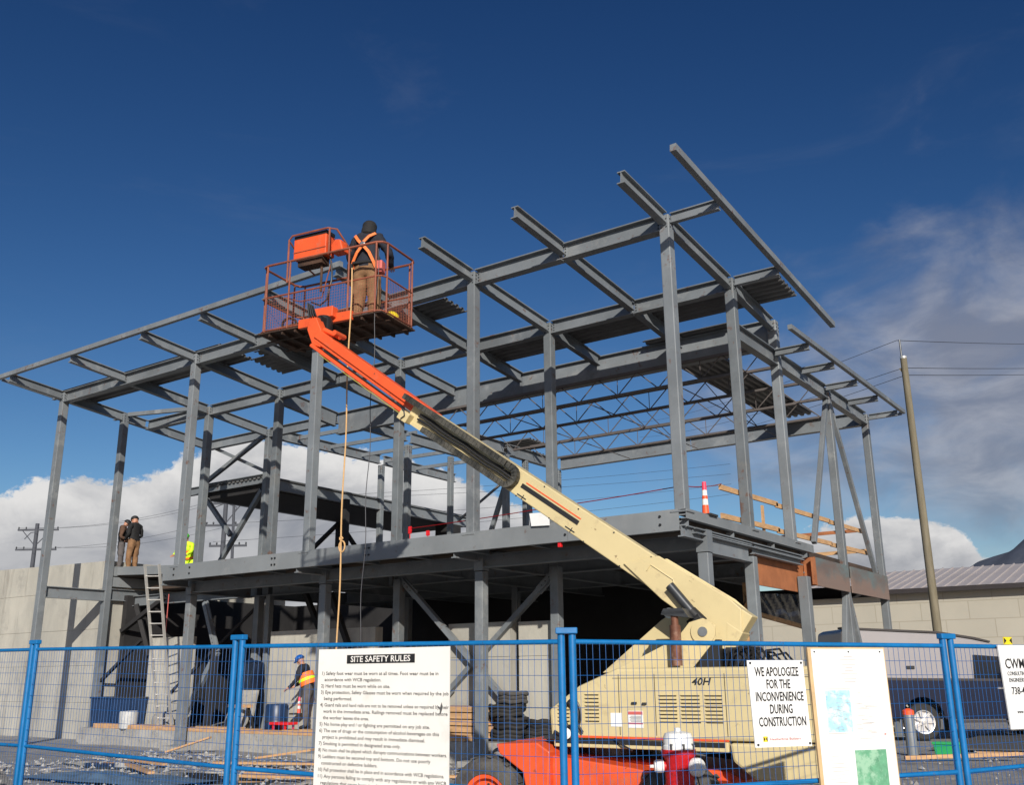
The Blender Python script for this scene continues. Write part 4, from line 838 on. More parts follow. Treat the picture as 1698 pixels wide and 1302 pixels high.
# cable track along the boom
c = MB(); x0, x1 = 2.9, Lb+.02
def oval(h0, r, xa, xb, n):
    P = []
    for i in range(13): a = -math.pi/2+math.pi*i/12; P.append((xb+r*math.cos(a), h0+r*math.sin(a)))
    for i in range(13): a = math.pi/2+math.pi*i/12; P.append((xa+r*math.cos(a), h0+r*math.sin(a)))
    return P
A_ = oval(.0, .125, 3.05, Lb+.1, 0); 
P = [B(Lb+.15-i*.06, .205, .115) for i in range(int((Lb+.15-3.1)/.06))]+[B(3.1-.115*math.sin(a), .205, .115*math.cos(a)) for a in [k*math.pi/8 for k in range(9)]]+[B(3.1+i*.06, .205, -.115) for i in range(1, int((Lb-.15-3.1)/.06)-2)]
tr = MB()
for i in range(len(P)-1):
    a, b = P[i], P[i+1]; dd = (b-a).normalized(); nn = dd.cross(V((0, 1, 0))); tr.obox((a+b)/2, dd*(.028), V((0, .048, 0)), nn*.036)
part(tr, 'cable_track', M['chain'])
c = MB(); c.hexa(bbox(3.1, Lb-.05, .142, .152, -.155, -.115)); c.hexa(bbox(3.1, Lb-.3, .142, .155, -.02, .02)); part(c, 'track_guide', M['cream'], mb)
c = MB()
for h, n_ in ((.03, .17), (.0, .18), (-.04, .17)): c.path([B(3.05+i*.2, n_+.006*math.sin(i), h+.008*math.sin(i*2.)) for i in range(9)], .014)
part(c, 'hose', M['hose'])
c = MB(); c.hexa(bbox(Lb-.10, Lb+.06, .12, .26, -.17, -.04)); part(c, 'track_bracket', M['cream'], None, .01); c = MB(); c.path([B(Lb-.02, .27, -.15), B(Lb-.05, .275, -.09), B(Lb+.0, .27, -.04), B(Lb+.05, .27, -.03)], .009); part(c, 'hose', M['hose'])
# fly section
f0, f1 = B(Lb-.3, 0, .02), V((4.22, 0, 6.24)); fd = (f1-f0).normalized(); fu = V((-fd.z, 0, fd.x)); Lf = (f1-f0).length
def Fb(x, n, h): return f0+fd*x+V((0, n, 0))+fu*h
def fbox(x0, x1, n0, n1, h0, h1): return [Fb(x0, n0, h0), Fb(x1, n0, h0), Fb(x1, n1, h0), Fb(x0, n1, h0), Fb(x0, n0, h1), Fb(x1, n0, h1), Fb(x1, n1, h1), Fb(x0, n1, h1)]
c = MB(); c.hexa(fbox(0, Lf, -.11, .11, .0, .13)); c.hexa(fbox(0, Lf-.02, -.11, .085, -.05, -.001)); fy = part(c, 'fly_section', M['orange'], None, .01)
c = MB(); c.hexa(fbox(.1, Lf-.03, -.06, .12, -.14, -.09)); part(c, 'fly_rail', M['orange'], None, .01)
c = MB(); c.path([Fb(.1+i*.2, .125, -.15-.004*(i % 2)) for i in range(11)], .006); part(c, 'hose', M['hoseyellow']); c = MB(); c.path([Fb(.1+i*.2, .09, -.075) for i in range(11)], .012); part(c, 'hose', M['hose'])
c = MB(); c.prism([(4.12, 6.08), (4.26, 6.14), (4.36, 6.38), (4.33, 6.56), (4.22, 6.56), (4.10, 6.30)], -.08, .08, P2); part(c, 'fly_head', M['orange'], None, .01)
c = MB(); c.tube((4.12, 0, 6.36), (3.84, .0, 6.20), .035, 12); c.tube((3.86, -.12, 6.24), (3.86, .12, 6.24), .04, 12); part(c, 'levelling_cylinder', M['orange'])
# basket rotator and support
c = MB(); c.lathe([(.12, 6.38), (.12, 6.62), (.09, 6.66)], (4.30, -.22, 0), 18); c.box(4.2, 4.4, -.3, -.02, 6.36, 6.60); part(c, 'rotator', M['black']); c = MB(); c.box(4.0, 4.95, -.53, -.46, 6.66, 6.80); c.box(4.26, 4.62, -.50, -.36, 6.72, 6.88); part(c, 'basket_mount', M['orange'], None, .01)
c = MB()
for i in range(4): c.path([(4.2+.04*i, .1, 6.55), (4.28+.03*i, .08, 6.72+.02*i), (4.36+.03*i, -.1, 6.62), (4.34, -.25, 6.45)], .012)
part(c, 'hose', M['hose'])
# basket
zf = 6.72; s0, s1, n0, n1 = 3.50, 5.74, -.50, -1.44; zm, zt2 = zf+.56, zf+1.10
fl = MB(); fl.box(s0, s1, n1, n0, zf-.02, zf)
for k in range(9): xx = s0+.1+k*.24; fl.box(xx, xx+.03, n1+.02, n0-.02, zf-.07, zf-.021)
fl.box(s0, s1, -.75, -.71, zf-.08, zf-.071); fl.box(s0, s1, -1.22, -1.18, zf-.08, zf-.071)
part(fl, 'basket_floor', M['rustplate'])
rl = MB(); rr = .016
def loopz(z, r): 
    k = .12; return [(s0, n0-k, z), (s0+k*.3, n0-k*.3, z), (s0+k, n0, z), (s1-k, n0, z), (s1-k*.3, n0-k*.3, z), (s1, n0-k, z), (s1, n1+k, z), (s1-k*.3, n1+k*.3, z), (s1-k, n1, z), (s0+k, n1, z), (s0+k*.3, n1+k*.3, z), (s0, n1+k, z)]
for z, r in ((zt2, .019), (zm, .014), (zf+.02, .014)): rl.path(loopz(z, r), r, 7, True)
posts = [(s0+.12, n0), (s1-.12, n0), (s0, n1+.12), (s1, n1+.12), (s1-.12, n1), (s0+.12, n1), (s0+.6, n0), (s1-.55, n0), (s0+1.0, n1), (s1-.6, n1), (s0, -.62), (s1, -.62)]
for a, b in posts: rl.tube((a, b, zf), (a, b, zt2), .015, 7)
# raised hoop round the control box
hz = zt2+.42; h0, h1 = 4.42, 5.24
rl.path([(h1, n0, zt2-.35), (h1, n0, hz-.06), (h1-.06, n0, hz), (h0+.1, n0, hz), (h0, n0-.1, hz), (h0-.06, n0-.5, hz-.30), (h0-.08, n0-.62, zt2)], .016, 7)
rl.tube((h0+.06, n0, hz), (h0+.06, n0, zt2-.02), .015, 7); rl.path([(h1, n0-.02, hz-.08), (h1, n0-.45, hz-.34), (h1-.05, n0-.62, zt2)], .014, 7)
rl.path([(h1+.1, n0-.1, zm), (h1-.2, n0-.1, zm-.12), (h1-.6, n0-.1, zm-.12), (h1-.75, n0-.1, zt2-.1)], .010, 6)
part(rl, 'guard_rail', M['rustrail'])
ms = MB()
for n_, a, b in ((n0, s0+.12, s1-.12), (n1, s0+.12, s1-.12)):
    x = a
    while x < b: ms.tube((x, n_, zf), (x, n_, zm), .0022, 3, cap=False); x += .045
    z = zf+.05
    while z < zm: ms.tube((a, n_, z), (b, n_, z), .0022, 3, cap=False); z += .045
for s_ in (s0, s1):
    y = n1+.12
    while y < n0-.1: ms.tube((s_, y, zf), (s_, y, zm), .0022, 3, cap=False); y += .045
    z = zf+.05
    while z < zm: ms.tube((s_, n1+.12, z), (s_, n0-.12, z), .0022, 3, cap=False); z += .045
part(ms, 'basket_mesh', M['rustrail'])
c = MB(); c.box(4.56, 5.17, n0-.26, n0-.03, zt2+.02, zt2+.36); cb = part(c, 'control_box', M['orange'], None, .015); c = MB(); c.box(4.56, 5.17, n0-.25, n0-.04, zt2+.365, zt2+.42); part(c, 'box_lid', M['black'], cb)
c = MB(); c.box(4.56, 5.17, n0-.024, n0-.02, zt2+.13, zt2+.14); part(c, 'box_seam', M['rustrail'], cb)
c = MB(); c.box(4.64, 5.09, n0-.24, n0-.05, zt2-.10, zt2+.018); c.tube((4.7, n0-.14, zt2-.1), (4.7, n0-.14, zm), .02, 8); part(c, 'box_bracket', M['rustplate'])
c = MB(); c.prism([(4.26, zt2+.02), (4.48, zt2+.02), (4.50, zt2+.16), (4.42, zt2+.24), (4.32, zt2+.22)], n0-.24, n0-.06, P2); part(c, 'control_cover', M['orange'], None, .02)
c = MB(); c.path([(4.52, n0-.1, zt2), (4.46, n0-.08, zt2-.3), (4.44, n0-.05, zm+.1), (4.50, n0-.03, zf+.35), (4.62, n0-.03, zf+.28), (4.78, n0-.03, zf+.36)], .014); part(c, 'hose', M['hose'])
c = MB(); c.lathe([(.06, 0), (.10, .02), (.11, .06), (.06, .12), (.05, .1)], (5.35, -.9, zf+.01), 14); c.path([(5.35+.13*math.cos(a*.5), -.75+.02*math.sin(a), zf+.15+.12*math.sin(a*.5)) for a in range(13)], .02); 
c.T(LT); tag(c.build('tool_bag', M['blackcloth']), 'dark round tool bag with looped strap at the left end of the lift basket', 'bag')
c = MB(); c.lathe([(.135, 0), (.12, .02), (.115, .06), (.09, .11), (.05, .135), (.01, .14)], (3.63, -.98, zf+.02), 16, (0.2, .1, 1)); c.T(LT)
tag(c.build('hard_hat', M['yellow']), 'yellow hard hat lying on the lift basket floor', 'hard hat')
# ropes hanging from the basket
rp = MB(); pts = []; a, b = L3(4.02, -.47, zt2-.35), L3(3.99, -.42, 1.9)
for i in range(41): u = i/40; q = a.lerp(b, u); q.x += .012*math.sin(u*17); pts.append(q)
rp.path(pts, .011, 6); kq = a.lerp(b, .74); rp.path([kq+V((.055*math.cos(x*.5236)+.02, 0, .075*math.sin(x*.5236))) for x in range(12)], .011, 6, True); rp.path([kq+V((.03*math.cos(x*1.2566), .0, .11+.02*math.sin(x*1.2566))) for x in range(5)], .013, 6, True)
tag(rp.build('rope', M['rope']), 'tan rope with a looped knot hanging from the lift basket rail', 'rope')
rp = MB(); a, b = L3(3.60, -.53, zt2-.1), L3(3.62, -.40, 1.95)
rp.path([a.lerp(b, i/30)+V((.02*math.sin(i*.9), 0, 0)) for i in range(31)], .006, 5); tag(rp.build('cable', M['cable']), 'thin dark cord hanging from the right end of the lift basket', 'cord')

# ---------------------------------------------------------------- fence panels
FP = [V((-5.693, -9.677, 0)), V((-2.463, -9.686, 0)), V((.766, -9.835, 0)), V((3.626, -9.501, 0)), V((5.43, -6.966, 0)), V((6.583, -4.546, 0))]
FT = [1.947, 1.925, 1.876, 1.846, 1.824, 1.815]; FB = [1.032, 1.027, .974, .90, .93, .952]
BK = .88; BZ = lambda z: .1956+BK*z      # board layout unit
flab = ['blue fence panel at the far left end', 'blue fence panel in front of the ladder, second from left', 'blue fence panel carrying the site safety rules board', 'blue fence panel in front of the boom lift with two boards on it', 'blue fence panel in front of the pickup at the right end']
for i in range(5):
    a, b = FP[i], FP[i+1]; d_ = (b-a).normalized(); L = (b-a).length; t = thing('site_fence', flab[i], 'fence panel', tuple(a), 0, 'blue temporary fence panels'); nn = V((d_.y, -d_.x, 0))
    p0, p1 = a+d_*.04, b-d_*.04; Z = lambda p, z: V((p.x, p.y, z))
    for p, zt_ in ((p0, FT[i]), (p1, FT[i+1])): MB().tube(Z(p, .0), Z(p, zt_+.07), .025, 12).build('post', M['blue'], t)
    lowa, lowb = FB[i], FB[i+1]
    MB().tube(Z(p0, FT[i]), Z(p1, FT[i+1]), .017, 10).build('top_rail', M['blue'], t); MB().tube(Z(p0, lowa), Z(p1, lowb), .017, 10).build('lower_rail', M['blue'], t); MB().tube(Z(p0, .12), Z(p1, .12), .017, 8).build('bottom_rail', M['blue'], t)
    w = MB(); n_ = int(L/.048); rnd = random.Random(i)
    for k in range(1, n_):
        u = k/n_; p = p0.lerp(p1, u)+d_*rnd.uniform(-.003, .003); j1 = rnd.uniform(-.004, .004); w.tube(Z(p, .12)+nn*.012, Z(p+d_*j1, FT[i]*(1-u)+FT[i+1]*u)+nn*.012, .0017, 4, cap=False)
    z = .12
    while z < 1.82:
        k = MB(); pts = [Z(p0.lerp(p1, q/14), z+(FT[i]*(1-q/14)+FT[i+1]*q/14-1.9)*z/1.9)+nn*(.014+.006*math.sin(q*1.7+i+z*5)) for q in range(15)]; w.path(pts, .0017, 4); z += .104
    w.build('mesh', M['bluewire'], t)
for i in range(1, 5):
    p = FP[i]; d_ = (FP[i+1]-FP[i-1]).normalized(); z = FT[i]+.04
    t = thing('fence_clamp', 'blue clamp and foot joining two fence posts, ' + ['left of the ladder', 'between the ladder and the safety rules board', 'between the safety rules board and the lift', 'in front of the pickup'][i-1], 'fence clamp', (p.x, p.y, 0), 0, 'fence clamps')
    k = MB(); k.obox(p+V((0, 0, z+.03)), d_*.072, V((-d_.y, d_.x, 0))*.028, V((0, 0, .020))); k.build('clamp', M['blue'], t, .006)
    k = MB(); k.obox(p+V((0, 0, .04)), d_*.16, V((-d_.y, d_.x, 0))*.3, V((0, 0, .045))); k.build('foot', M['rubber'], t, .01)

# ---------------------------------------------------------------- boards on the fence
def frame(i, j):
    a, b = FP[i], FP[j]; d_ = (b-a).normalized(); nn = V((d_.y, -d_.x, 0)); return a, d_*BK, nn
def board(i, j, u0, u1, z0, z1, th, name, m, t, du=0., off=.035, dz=0.):
    a, d_, nn = frame(i, j); q = lambda u, z, o: a+d_*u+nn*(off+o)+V((0, 0, BZ(z)))
    b = MB(); b.hexa([q(u0+du, z0, 0), q(u1+du, z0, 0), q(u1+du, z0, th), q(u0+du, z0, th), q(u0, z1, 0), q(u1, z1+dz, 0), q(u1, z1+dz, th), q(u0, z1, th)]); return b.build(name, m, t)
# safety rules
a, d_, nn = frame(2, 3); ca = a+d_*1.6
t = thing('safety_board', 'large white board headed SITE SAFETY RULES wired to the fence', 'sign', (ca.x, ca.y, BZ(.6)))
board(2, 3, .965, 2.275, .60, 1.862, .008, 'panel', M['white'], t)
q_ = lambda u, z: (lambda A, B_, o: a+d_*(u+A)+nn*(.0445+o)+V((0, 0, BZ(z+B_))))
hp = board(2, 3, 1.265, 1.945, 1.742, 1.812, .0015, 'heading_panel', M['black'], t, off=.0435)
text_into('heading', 'SITE SAFETY RULES', M['white'], lambda A, B_, o: a+d_*(1.605+A)+nn*(.0455+o)+V((0, 0, BZ(1.755+B_))), .047, t, 1.06, .016, 'CENTER')
RULES = [(0, '1) Safety foot wear must be worn at all times. Foot wear must be in'), (1, 'accordance with WCB regulation.'), (0, '2) Hard hats must be worn while on site.'), (0, '3) Eye protection, Safety Glasses must be worn when required by the job'), (1, 'being performed.'),
 (0, '4) Guard rails and hand rails are not to be removed unless so required by their'), (1, 'work in the immediate area. Railings removed must be replaced before'), (1, 'the worker leaves the area.'), (0, '5) No horse play and / or fighting are permitted on any job site.'), (0, '6) The use of drugs or the consumption of alcohol beverages on this'), (1, 'project is prohibited and may result in immediate dismissal.'),
 (0, '7) Smoking is permitted in designated area only.'), (0, '8) No music shall be played which disrupts communications between workers.'), (0, '9) Ladders must be secured top and bottom. Do not use poorly'), (1, 'constructed or defective ladders.'), (0, '10) Fall protection shall be in place and in accordance with WCB regulations.'), (0, '11) Any persons failing to comply with any regulations or with any WCB'), (1, 'regulations that cause harm is subject to dismissal.'), (0, '12) All visitors must report to the site office.')]
for k, (ind, s) in enumerate(RULES):
    z = 1.655-.0505*k
    text_into('rule_text', s, M['grey_ink'], lambda A, B_, o: a+d_*(1.005+.035*ind+A)+nn*(.0445+o)+V((0, 0, BZ(z+B_-A*.010))), .0265, t, 1.12 if len(s) < 74 else 1.04, .012)
b = MB(); b.prism([(2.16, 1.42), (2.19, 1.40), (2.205, 1.44), (2.215, 1.40), (2.20, 1.36), (2.185, 1.35), (2.19, 1.38)], 0, .001, lambda A, B_, o: a+d_*A+nn*(.0445+o)+V((0, 0, BZ(B_)))); b.build('scuff', M['grey_ink'], t)
# apology sign
a2, d2, n2_ = frame(3, 4); ca = a2+d2*1.77
t = thing('apology_sign', 'white sign reading WE APOLOGIZE FOR THE INCONVENIENCE DURING CONSTRUCTION', 'sign', (ca.x, ca.y, BZ(1.08)))
board(3, 4, 1.505, 2.02, 1.085, 1.735, .008, 'panel', M['paper'], t, du=.02, off=.04)
for k, s in enumerate(('WE APOLOGIZE', 'FOR THE', 'INCONVENIENCE', 'DURING', 'CONSTRUCTION')):
    z = 1.615-.094*k
    text_into('lettering', s, M['grey_ink'] if False else M['black'], lambda A, B_, o: a2+d2*(1.768+.005*k+A)+n2_*(.0495+o)+V((0, 0, BZ(z+B_))), .068, t, .57, .016, 'CENTER')
lg = board(3, 4, 1.60, 1.64, 1.125, 1.165, .001, 'logo', M['yellow'], t, off=.0488)
for tri in ([(1.603, 1.127), (1.618, 1.146), (1.603, 1.163)], [(1.637, 1.127), (1.622, 1.146), (1.637, 1.163)]):
    b = MB(); b.prism(tri, 0, .001, lambda A, B_, o: a2+d2*A+n2_*(.0502+o)+V((0, 0, BZ(B_)))); b.build('logo_mark', M['black'], lg)
text_into('small_text', 'Heatherbrae Builders', M['redink'], lambda A, B_, o: a2+d2*(1.66+A)+n2_*(.0495+o)+V((0, 0, BZ(1.135+B_))), .018, t, 1.25)
for u, z in ((1.53, 1.715), (2.0, 1.715), (1.55, 1.105), (2.02, 1.105)): MB().tube(a2+d2*u+n2_*.047+V((0, 0, BZ(z))), a2+d2*u+n2_*.055+V((0, 0, BZ(z))), .008, 8).build('tie', M['darkmetal'], t)
# plan board
ca = a2+d2*2.45
t = thing('plan_board', 'tall plywood board covered with a white site plan sheet', 'notice board', (ca.x, ca.y, BZ(.6)))
board(3, 4, 2.07, 2.82, .55, 1.835, .018, 'board', M['plyboard'], t, du=.02, off=.035)
board(3, 4, 2.10, 2.81, .56, 1.822, .002, 'sheet', M['paper'], t, du=.02, off=.0535)
board(3, 4, 2.20, 2.435, 1.18, 1.50, .001, 'blue_plan', M['planblue'], t, off=.0565); board(3, 4, 2.43, 2.73, .60, 1.04, .001, 'map', M['plangreen'], t, off=.0565)
rnd = random.Random(8); b = MB()
pq = lambda A, B_, o: a2+d2*A+n2_*(.0565+o)+V((0, 0, BZ(B_)))
def dash(b, u, z, w, h=.004): b.prism([(u, z), (u+w, z), (u+w, z+h), (u, z+h)], 0, .0008, pq)
for k in range(10): w = rnd.uniform(.06, .16); dash(b, 2.45-w/2, 1.76-.022*k, w)
for k in range(26): dash(b, rnd.uniform(2.47, 2.62), rnd.uniform(1.1, 1.48), rnd.uniform(.02, .12), .003)
for k in range(14): dash(b, 2.18+rnd.uniform(0, .05), 1.0-.028*k, rnd.uniform(.08, .18), .003)
b.build('print', M['faint'], t); b = MB()
for k in range(30): dash(b, rnd.uniform(2.21, 2.39), rnd.uniform(1.19, 1.48), rnd.uniform(.01, .05), .003)
for A, B2 in (((2.19, 1.17), (2.445, 1.17)), ((2.19, 1.51), (2.445, 1.51))): dash(b, A[0], A[1], B2[0]-A[0], .002)
for v_ in b.v: v_ += n2_*.002
b.build('plan_lines', M['faint'], t)
MB().obox(a2+d2*2.74+n2_*.058+V((0, 0, BZ(1.155))), d2*.008, V((0, 0, .004)), n2_*.001).build('stamp', M['redink'], t)
for u, z in ((2.13, 1.8), (2.46, 1.8), (2.77, 1.8)): MB().tube(a2+d2*u+n2_*.052+V((0, 0, BZ(z))), a2+d2*u+n2_*.060+V((0, 0, BZ(z))), .006, 8).build('screw', M['darkmetal'], t)
# consultant sign, right edge
a5, d5, n5 = frame(4, 5); ca = a5+d5*.8
t = thing('consultant_sign', 'white consultant sign cut by the right edge, with large C W letters', 'sign', (ca.x, ca.y, BZ(1.1)))
board(4, 5, .60, 1.6, 1.15, 1.86, .010, 'panel', M['paper'], t, du=.025, off=.04); board(4, 5, .63, 1.6, 1.14, 1.84, .006, 'backing_sheet', M['white'], t, du=.03, off=.026)
for s, h, z, u, sx, m in (('CWMM', .085, 1.66, .56, .9, 'black'), ('CONSULTING', .034, 1.60, .575, .9, 'grey_ink'), ('ENGINEERS', .034, 1.545, .585, .9, 'grey_ink'), ('738-4454', .062, 1.44, .60, .9, 'black'), ('www', .03, 1.28, .64, .9, 'grey_ink')):
    text_into('lettering', s, M[m], lambda A, B_, o: a5+d5*(u+.10+A)+n5*(.0515+o)+V((0, 0, BZ(z+B_))), h, t, sx, .008)
lg = board(4, 5, .70, .82, 1.865, 1.93, .004, 'logo', M['yellow'], t, off=.04); b = MB()
for tri in ([(.705, 1.87), (.74, 1.9), (.705, 1.925)], [(.815, 1.87), (.78, 1.9), (.815, 1.925)]): b.prism(tri, 0, .001, lambda A, B_, o: a5+d5*A+n5*(.0445+o)+V((0, 0, BZ(B_))))
b.build('logo_mark', M['black'], lg)

# ---------------------------------------------------------------- hydrant
hx, hy = 3.06, -6.80
t = thing('fire_hydrant', 'red fire hydrant with white bonnet and white side caps behind the fence', 'hydrant', (hx, hy, 0))
c = (hx, hy, 0); MB().lathe([(.19, .0), (.19, .05), (.135, .06), (.13, .10), (.125, .55), (.15, .58), (.15, .62), (.125, .64), (.125, .92), (.15, .95), (.15, 1.0)], c, 28).build('barrel', M['red'], t)
bo = MB(); bo.lathe([(.142, 1.0), (.142, 1.03), (.132, 1.04), (.130, 1.10), (.115, 1.135), (.05, 1.15)], c, 28); bo.lathe([(.028, 1.148), (.026, 1.178), (.01, 1.182)], c, 6); bo.build('bonnet', M['hydwhite'], t)
rv = V((.817, .576, 0)); fv = V((.576, -.817, 0))
for ax, L, r in ((-rv, .20, .050), (rv, .14, .050), ((fv*.70+rv*.72), .21, .070)):
    ax = ax.normalized(); o = MB().lathe([(r*.8, .08), (r*.8, L-.05)], V(c)+V((0, 0, .86)), 18, ax).build('nozzle', M['red'], t)
    k = MB(); k.lathe([(r*1.05, L-.06), (r*1.1, L-.05), (r*1.1, L), (r*.9, L+.02), (r*.3, L+.025)], V(c)+V((0, 0, .86)), 20, ax); k.lathe([(r*.28, L+.02), (r*.26, L+.06)], V(c)+V((0, 0, .86)), 5, ax); k.build('cap', M['hydwhite'], o)
for i in range(8): a_ = i*math.pi/4; MB().tube((hx+.137*math.cos(a_), hy+.137*math.sin(a_), .985), (hx+.137*math.cos(a_), hy+.137*math.sin(a_), 1.05), .012, 6).build('bolt', M['darkmetal'], t)
k = MB(); k.path([V(c)+V((0, 0, .84))+rv*.14+V((0, 0, 0)), V(c)+rv*.16+V((0, 0, .70))+fv*.05, V(c)+rv*.08+fv*.14+V((0, 0, .66)), V(c)+fv*.16+rv*.12+V((0, 0, .74))], .007); k.build('chain', M['darkmetal'], t)

# ---------------------------------------------------------------- pickup
hv = V((-.5764, .8172, 0)); rgt = V((.8172, .5764, 0)); cp = V((7.192, -15.154, 0))
tk = cp+hv*25.9+rgt*(671*5.88e-4*25.9); tth = math.atan2(rgt.y, rgt.x)+R(2); TT = Matrix.Translation(tk) @ Matrix.Rotation(tth, 4, 'Z')
t = thing('pickup_truck', 'dark blue pickup truck with silver lilac canopy parked beyond the steel columns', 'pickup truck', tuple(tk), tth)
def tp(m, n_, ma, par=None, bv=0): return m.T(TT).build(n_, ma, par or t, bv)
PS = lambda a, b, o: V((a, o, b))
def arch(cx, r, z0, k=9): return [(cx+r*math.cos(math.pi*i/k), z0+r*math.sin(math.pi*i/k)) for i in range(k+1)]
body = [(-1.9, .60)]+[(-.56, .55)]+arch(0, .54, .50)[::-1]+[(.56, .5), (2.95, .5)]+arch(3.5, .54, .50)[::-1]+[(4.06, .5), (4.75, .6), (4.85, 1.0), (4.75, 1.28), (3.2, 1.42), (-2.0, 1.50), (-2.05, .9)]
m = MB(); m.prism(body, 0, 1.98, PS); bd_ = tp(m, 'body', M['truckblue'], None, .03)
m = MB(); m.prism([(-1.98, 1.51), (-1.85, 2.66), (-1.7, 2.73), (.6, 2.60), (1.5, 2.46), (1.95, 2.36), (2.45, 2.12), (3.15, 1.45), (1.30, 1.40)], .05, 1.93, PS); cn = tp(m, 'canopy', M['silver'], None, .05)
m = MB(); m.prism([(-1.86, 2.72), (-1.86, 2.77), (.6, 2.65), (1.55, 2.50), (1.95, 2.40), (1.95, 2.36), (1.5, 2.455), (.6, 2.60)], .02, .3, PS); tp(m, 'roof_trim', M['gutter'], cn)
m = MB(); m.prism([(1.42, 1.40), (1.46, 2.06), (2.22, 2.0), (2.85, 1.46)], .0, .06, PS); tp(m, 'side_window', M['glass'], None, .01); m = MB(); m.box(-.3, -.08, .02, .05, 1.72, 1.80); tp(m, 'handle', M['black'], cn, .01)
m = MB(); m.box(2.1, 2.32, -.2, -.02, 1.42, 1.62); tp(m, 'mirror', M['black'], None, .02); m = MB(); m.box(1.95, 2.12, -.03, 0, 1.22, 1.26); tp(m, 'door_handle', M['chrome'], bd_)
m = MB(); m.prism([(-2.0, 1.47), (-2.0, 1.53), (3.2, 1.45), (3.2, 1.39)], -.012, .04, PS); tp(m, 'belt_moulding', M['gutter'], bd_); m = MB(); m.box(.7, 2.9, -.03, .1, .42, .47); tp(m, 'side_step', M['gutter'], None, .01)
for xg in (1.36, 2.75): m = MB(); m.box(xg, xg+.012, -.003, .01, .55, 1.4); tp(m, 'door_gap', M['black'], bd_)
def twheel(x, y):
    c0 = V((x, y, .445)); m = MB(); m.lathe([(.28, -.13), (.40, -.13), (.445, -.09), (.445, .09), (.40, .13), (.28, .13)], c0, 28, (0, -1, 0), False); ty = tp(m, 'tyre', M['rubber'])
    m = MB(); m.lathe([(.285, .06), (.285, .135), (.26, .13), (.25, .02), (.05, .01)], c0, 28, (0, -1, 0))
    for k in range(7):
        a = 2*math.pi*k/7; u = V((math.cos(a), 0, math.sin(a))); m.obox(c0+u*.16+V((0, -.10, 0)), u*.11, V((0, .022, 0)), u.cross(V((0, 1, 0)))*.034)
    m.lathe([(.075, .09), (.07, .135), (.03, .14)], c0, 14, (0, -1, 0)); tp(m, 'rim', M['rim'], ty)
for x in (0, 3.5): twheel(x, .16); twheel(x, 1.80)

# ---------------------------------------------------------------- red car at the left edge, mostly out of frame
ca_ = R(-117.2); co = V((-1.43, -10.46, 0)); CT = Matrix.Translation(co) @ Matrix.Rotation(ca_, 4, 'Z')
t = thing('parked_car', 'dark red parked car whose rear corner just shows at the left edge', 'car', tuple(co), ca_)
def cpn(m, n_, ma, par=None, bv=0): return m.T(CT).build(n_, ma, par or t, bv)
cb = [(0, .42), (.02, .84), (.12, 1.05), (.9, 1.09), (3.3, .95), (4.2, .80), (4.35, .5), (4.2, .28), (3.85, .28)]+arch(3.45, .37, .3)[1:-1]+[(3.05, .25), (1.2, .25)]+arch(.85, .37, .3)[1:-1]+[(.45, .28), (.1, .28)]
m = MB(); m.prism(cb, -1.72, 0, lambda a, b, o: V((a, o, b))); bd_ = cpn(m, 'body', M['carred'], None, .06)
m = MB(); m.prism([(.75, 1.07), (1.15, 1.42), (2.4, 1.44), (3.2, .97)], -1.58, -.14, lambda a, b, o: V((a, o, b))); cpn(m, 'cabin', M['glass'], None, .04)
m = MB(); m.prism([(1.1, 1.425), (1.2, 1.46), (2.3, 1.475), (2.42, 1.445)], -1.56, -.16, lambda a, b, o: V((a, o, b))); cpn(m, 'roof', M['carred'], None, .02)
for y in (-.22, -1.70): m = MB(); m.box(-.02, .08, y, y+.2, .62, .80); cpn(m, 'tail_lamp', M['lens'], None, .02)
m = MB(); m.box(-.08, .12, -1.70, -.02, .32, .52); cpn(m, 'bumper', M['carred'], None, .04)
for x in (.85, 3.45):
    for y, sg in ((-.12, 1), (-1.60, -1)):
        m = MB(); m.lathe([(.2, -.10), (.30, -.10), (.32, -.06), (.32, .06), (.30, .10), (.2, .10)], (x, y, .33), 24, (0, sg, 0), False); ty = cpn(m, 'tyre', M['rubber']); m = MB(); m.lathe([(.2, .05), (.2, .105), (.05, .08)], (x, y, .33), 20, (0, sg, 0)); cpn(m, 'rim', M['rim'], ty)

# ---------------------------------------------------------------- utility poles and wires
def pole(label, base, h, r0, r1, arms, adir, m='darkpole', extra=None):
    t = thing('utility_pole', label, 'utility pole', base); b = V(base); ad = V(adir).normalized()
    MB().tube(b, b+V((0, 0, h)), r0, 14, r1).build('pole', M[m], t)
    for z, L, o in arms:
        c = b+V((0, 0, z)); MB().bar(c-ad*(L/2-o), c+ad*(L/2+o), .10, .12).build('crossarm', M[m], t); k = MB()
        for u in (-.48, -.3, .3, .48): k.lathe([(.03, .0), (.05, .05), (.05, .12), (.02, .16)], c+ad*(u*L+o)+V((0, 0, .06)), 8)
        k.build('insulator', M['darkmetal'], t)
    if extra: extra(t, b, ad)
    return t
def ex1(t, b, ad):
    k = MB(); k.bar(b+V((0, 0, 9.6+1.2)), b+V((0, 0, 11.9))-ad*1.0, .05); k.bar(b+V((0, 0, 10.8)), b+V((0, 0, 11.9))+ad*1.0, .05); k.path([b+V((0, 0, 11.3))-ad*.8, b+V((0, 0, 11.75))-ad*.4, b+V((0, 0, 11.8))], .03); k.build('arm_brace', M['darkpole'], t)
pole('dark utility pole with two crossarms beyond the concrete wall at far left', (-60.9, 22.5, 0), 12.4, .2, .13, ((11.95, 2.9, .1), (10.55, 2.9, .1)), (-59.6+61.9, 23.4-21.8, 0), extra=ex1)
